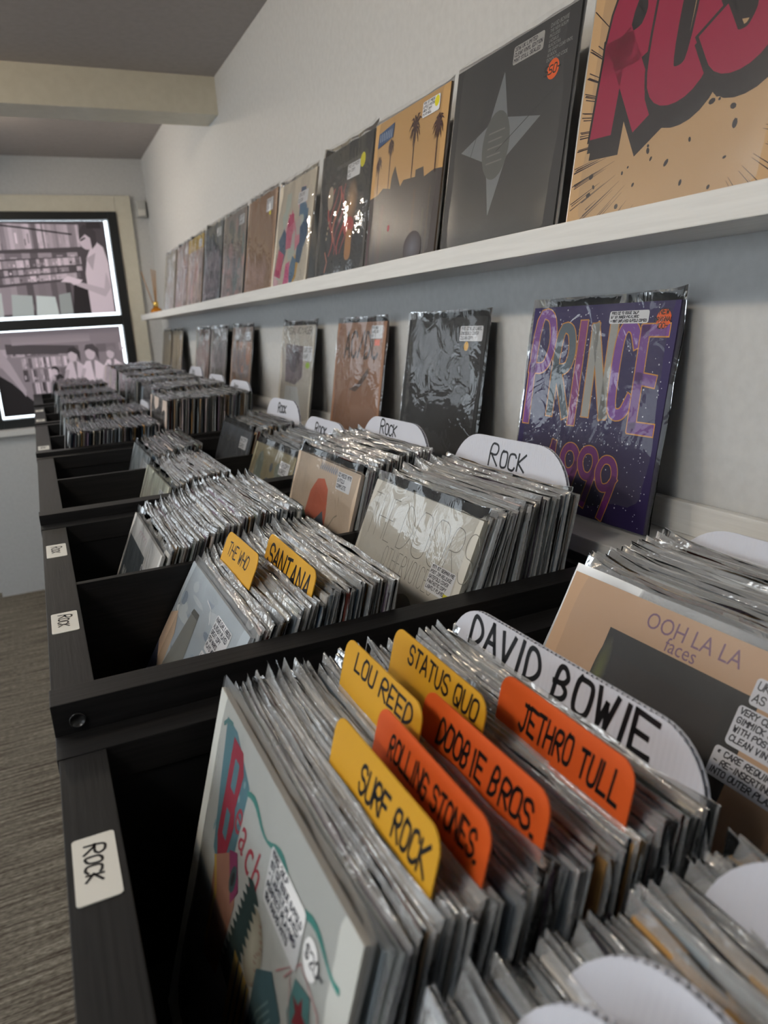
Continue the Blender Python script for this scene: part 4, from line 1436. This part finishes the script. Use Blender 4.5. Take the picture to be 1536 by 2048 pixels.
# ------------------------------------------------------------------ divider cards
def rounded_tab(wd, hg, r, n=6):
    pts = [(-wd / 2, 0), (wd / 2, 0)]
    for k in range(n + 1):
        a = math.pi / 2 * k / n
        pts.append((wd / 2 - r + r * math.cos(a), hg - r + r * math.sin(a)))
    for k in range(n + 1):
        a = math.pi / 2 * k / n
        pts.append((-wd / 2 + r - r * math.sin(a), hg - r + r * math.cos(a)))
    return pts


def slab(name, pts, t, mat, parent=None):
    n = len(pts)
    vs = [(x, y, t / 2) for x, y in pts] + [(x, y, -t / 2) for x, y in pts]
    fs = [tuple(range(n)), tuple(range(2 * n - 1, n - 1, -1))] + [(i, n + i, n + (i + 1) % n, (i + 1) % n) for i in range(n)]
    return mesh_obj(name, vs, fs, mat, parent)


def card(label, text, xt, y_far, y_near, zt, lean, mat, group, size=0.022, pen=0.0034, seed=1, hgt=0.31, ut=0.02, vt=0.012, spacing=1.0):
    wd = y_far - y_near
    o = slab('divider_card', rounded_tab(wd, hgt, 0.014), 0.0011, mat)
    a = math.radians(lean)
    o.matrix_world = lean_matrix(xt - hgt * math.sin(a), (y_far + y_near) / 2, zt - hgt * math.cos(a), lean, rnd.uniform(-.02, .02), rnd.uniform(-.02, .02))
    tag(o, label, 'divider', group)
    q, tw = hand_polys(text, size, pen, seed, slant=0.15, jitter=0.3, spacing=spacing)
    k = min(1.0, (wd - ut - 0.008) / tw)
    P, F = [], []
    for qq in q:
        b_ = len(P)
        for x, y in qq:
            P.append((-wd / 2 + ut + x * k, hgt - vt - size + y - 0.06 * x * k * 0, 0.0007))
        F.append((b_, b_ + 1, b_ + 2, b_ + 3))
    mesh_obj('lettering', P, F, 'ink', o)
    return o


GC = 'coloured divider cards in the nearest bin'
card('nearest yellow card lettered SURF ROCK', 'SURF ROCK', 0.1582, 0.450, 0.298, -0.272, 15.5, 'yellow_card', GC, seed=3, ut=0.050, vt=0.013, size=0.019)
card('orange card with two words just behind the yellow SURF ROCK card', 'ROLLING STONES.', 0.1881, 0.449, 0.295, -0.272, 15, 'orange_card', GC, seed=5, ut=0.024, size=0.0165, pen=0.003)
card('middle orange card with a paired name ending in a full stop', 'DOOBIE BROS.', 0.2296, 0.450, 0.295, -0.272, 14.5, 'orange_card', GC, seed=6, ut=0.026, size=0.0185, pen=0.0034)
card('orange card farthest back, next to the white corrugated divider', 'JETHRO TULL', 0.2923, 0.442, 0.295, -0.272, 13.5, 'orange_card', GC, seed=8, ut=0.03, size=0.020, pen=0.0036)
card('left yellow card overlapped by an orange card in the nearest bin', 'LOU REED', 0.2088, 0.557, 0.414, -0.266, 15, 'yellow_card', GC, seed=9, ut=0.024, size=0.016, pen=0.0026, vt=0.006)
card('rear yellow card in the nearest bin', 'STATUS QUO', 0.2538, 0.557, 0.406, -0.266, 14, 'yellow_card', GC, seed=12, ut=0.03, size=0.016, pen=0.0026, vt=0.006)
GC2 = 'yellow divider cards in the second bin'
card('yellow card with small thin writing in the second bin', 'THE WHO', 0.2135, 1.005, 0.855, -0.278, 25, 'yellow_card', GC2, seed=15, ut=0.022, size=0.017, pen=0.0022)
card('yellow card with one bold word in the second bin', 'SANTANA', 0.254, 0.950, 0.763, -0.275, 20, 'yellow_card', GC2, seed=17, ut=0.014, size=0.028, pen=0.0042)


def corrugated(label, text, xt, yc, zt, lean, group, wd=0.30, hgt=0.35, size=0.04, pen=0.004, seed=1, detail=True, r=0.075, ut=0.11, vt=0.012):
    e = empty('corrugated_divider', (0, 0, 0))
    a = math.radians(lean)
    e.matrix_world = lean_matrix(xt - hgt * math.sin(a), yc, zt - hgt * math.cos(a), lean, rnd.uniform(-.015, .015), rnd.uniform(-.012, .012))
    tag(e, label, 'divider', group)
    T = 0.0048
    pts = rounded_tab(wd, hgt, r, 10)
    f = slab('front_sheet', pts, 0.0005, 'corrugated_face', e)
    f.location = (0, 0, T / 2)
    bk = slab('back_sheet', pts, 0.0005, 'corrugated_face', e)
    bk.location = (0, 0, -T / 2)
    # upright flutes: thin webs seen in the cut edge
    vs, fs = [], []
    n = int(wd / (0.0055 if detail else 0.012))
    for i in range(1, n):
        x = -wd / 2 + wd * i / n
        d = max(0.0, abs(x) - (wd / 2 - r))
        top = hgt - r + math.sqrt(max(0, r * r - d * d))
        b_ = len(vs)
        vs += [(x - 0.0014, hgt * 0.4, -T / 2), (x + 0.0014, hgt * 0.4, T / 2), (x + 0.0014, top, T / 2), (x - 0.0014, top, -T / 2)]
        fs.append((b_, b_ + 1, b_ + 2, b_ + 3))
    mesh_obj('flutes', vs, fs, 'corrugated_white', e)
    if text:
        q, tw = hand_polys(text, size, pen, seed, slant=0.1, jitter=0.25)
        k = min(1.0, (wd - ut - 0.01) / tw)
        P, F = [], []
        for qq in q:
            b_ = len(P)
            for x, y in qq:
                P.append((-wd / 2 + ut + x * k, hgt - vt - size + y, T / 2 + 0.0005))
            F.append((b_, b_ + 1, b_ + 2, b_ + 3))
        mesh_obj('lettering', P, F, 'ink', e)
    return e


GD = 'white corrugated dividers'
corrugated('white corrugated divider with a two-word name behind the orange cards', 'DAVID BOWIE', 0.352, 0.4445, -0.278, 13, GD, wd=0.322, size=0.028, pen=0.0047, seed=4, ut=0.035, r=0.05, vt=0.005)
corrugated('white ROCK divider behind the cream cover with thin-line lettering', 'Rock', 0.628, 0.915, -0.188, 11, GD, size=0.034, pen=0.0034, seed=6, ut=0.105, vt=0.010)
corrugated('white ROCK divider beneath the glossy black album', 'Rock', 0.594, 1.240, -0.186, 10, GD, size=0.027, pen=0.0034, seed=8, ut=0.09, vt=0.004)
corrugated('white ROCK divider beneath the copper brown album', 'Rock', 0.604, 1.650, -0.226, 10, GD, size=0.028, pen=0.0045, seed=10, ut=0.09, detail=False)
corrugated('small white ROCK divider in the back of the third bin', 'Rock', 0.612, 1.990, -0.203, 10, GD, size=0.026, pen=0.0045, seed=11, ut=0.11, detail=False)
corrugated('white ROCK divider cut off by the right edge behind the tan cover', 'Rock', 0.668, 0.470, -0.252, 16, GD, size=0.048, pen=0.0052, seed=14, ut=0.135, vt=0.022)
corrugated('blurred white divider at the far end of the corner stack', '', 0.312, 0.100, -0.279, 13, GD, r=0.07)
corrugated('blurred white divider in the middle of the corner stack', '', 0.209, 0.095, -0.281, 14.5, GD, r=0.08)
corrugated('blurred white divider lowest at the bottom edge of the photo', '', 0.174, 0.090, -0.284, 14.5, GD, r=0.08)
for yc, xt, zt, lab in ((2.403, 0.596, -0.170, 'white divider at the back of the fourth bin'), (2.744, 0.596, -0.165, 'white divider behind the farther back stack of the fourth bin'), (3.148, 0.602, -0.15, 'white divider at the back of the fifth bin'), (2.744, 0.330, -0.235, 'white divider behind the front stack of the fourth bin')):
    corrugated(lab, 'Rock' if xt > .5 else '', xt, yc, zt, 8, GD, size=0.02, pen=0.003, seed=20, detail=False, ut=0.08)

# ------------------------------------------------------------------ reed diffuser and alarm sensor
df = empty('reed_diffuser', (0.715, 4.78, 0.084 + H))
tag(df, 'small amber reed diffuser with wooden sticks at the window end of the upper shelf', 'diffuser')
lathe('bottle', [(0.030, 0.0), (0.034, 0.006), (0.034, 0.040), (0.026, 0.052), (0.012, 0.060)], 'amber_glass', df)
lathe('gold_collar', [(0.013, 0.058), (0.016, 0.060), (0.016, 0.088), (0.013, 0.092)], 'gold', df)
for dx, dy, dz in ((-0.055, 0.035, 0.27), (0.002, 0.012, 0.28), (0.020, -0.02, 0.27), (0.012, 0.0, 0.275)):
    stick('reed', (0, 0, 0.02), (dx, dy, dz), 0.0028, 'stick_wood', df)
sn = empty('alarm_sensor', (0.755, YF - 0.03, 0.70 + H))
tag(sn, 'small pale alarm sensor mounted in the wall corner by the window', 'sensor')
b1 = box('housing', 0.728, 0.788, YF - 0.045, YF, 0.705, 0.80, 'sensor_plastic', sn, 0.008)
b2 = box('lens', 0.735, 0.781, YF - 0.052, YF - 0.040, 0.712, 0.75, 'label_white', sn, 0.005)
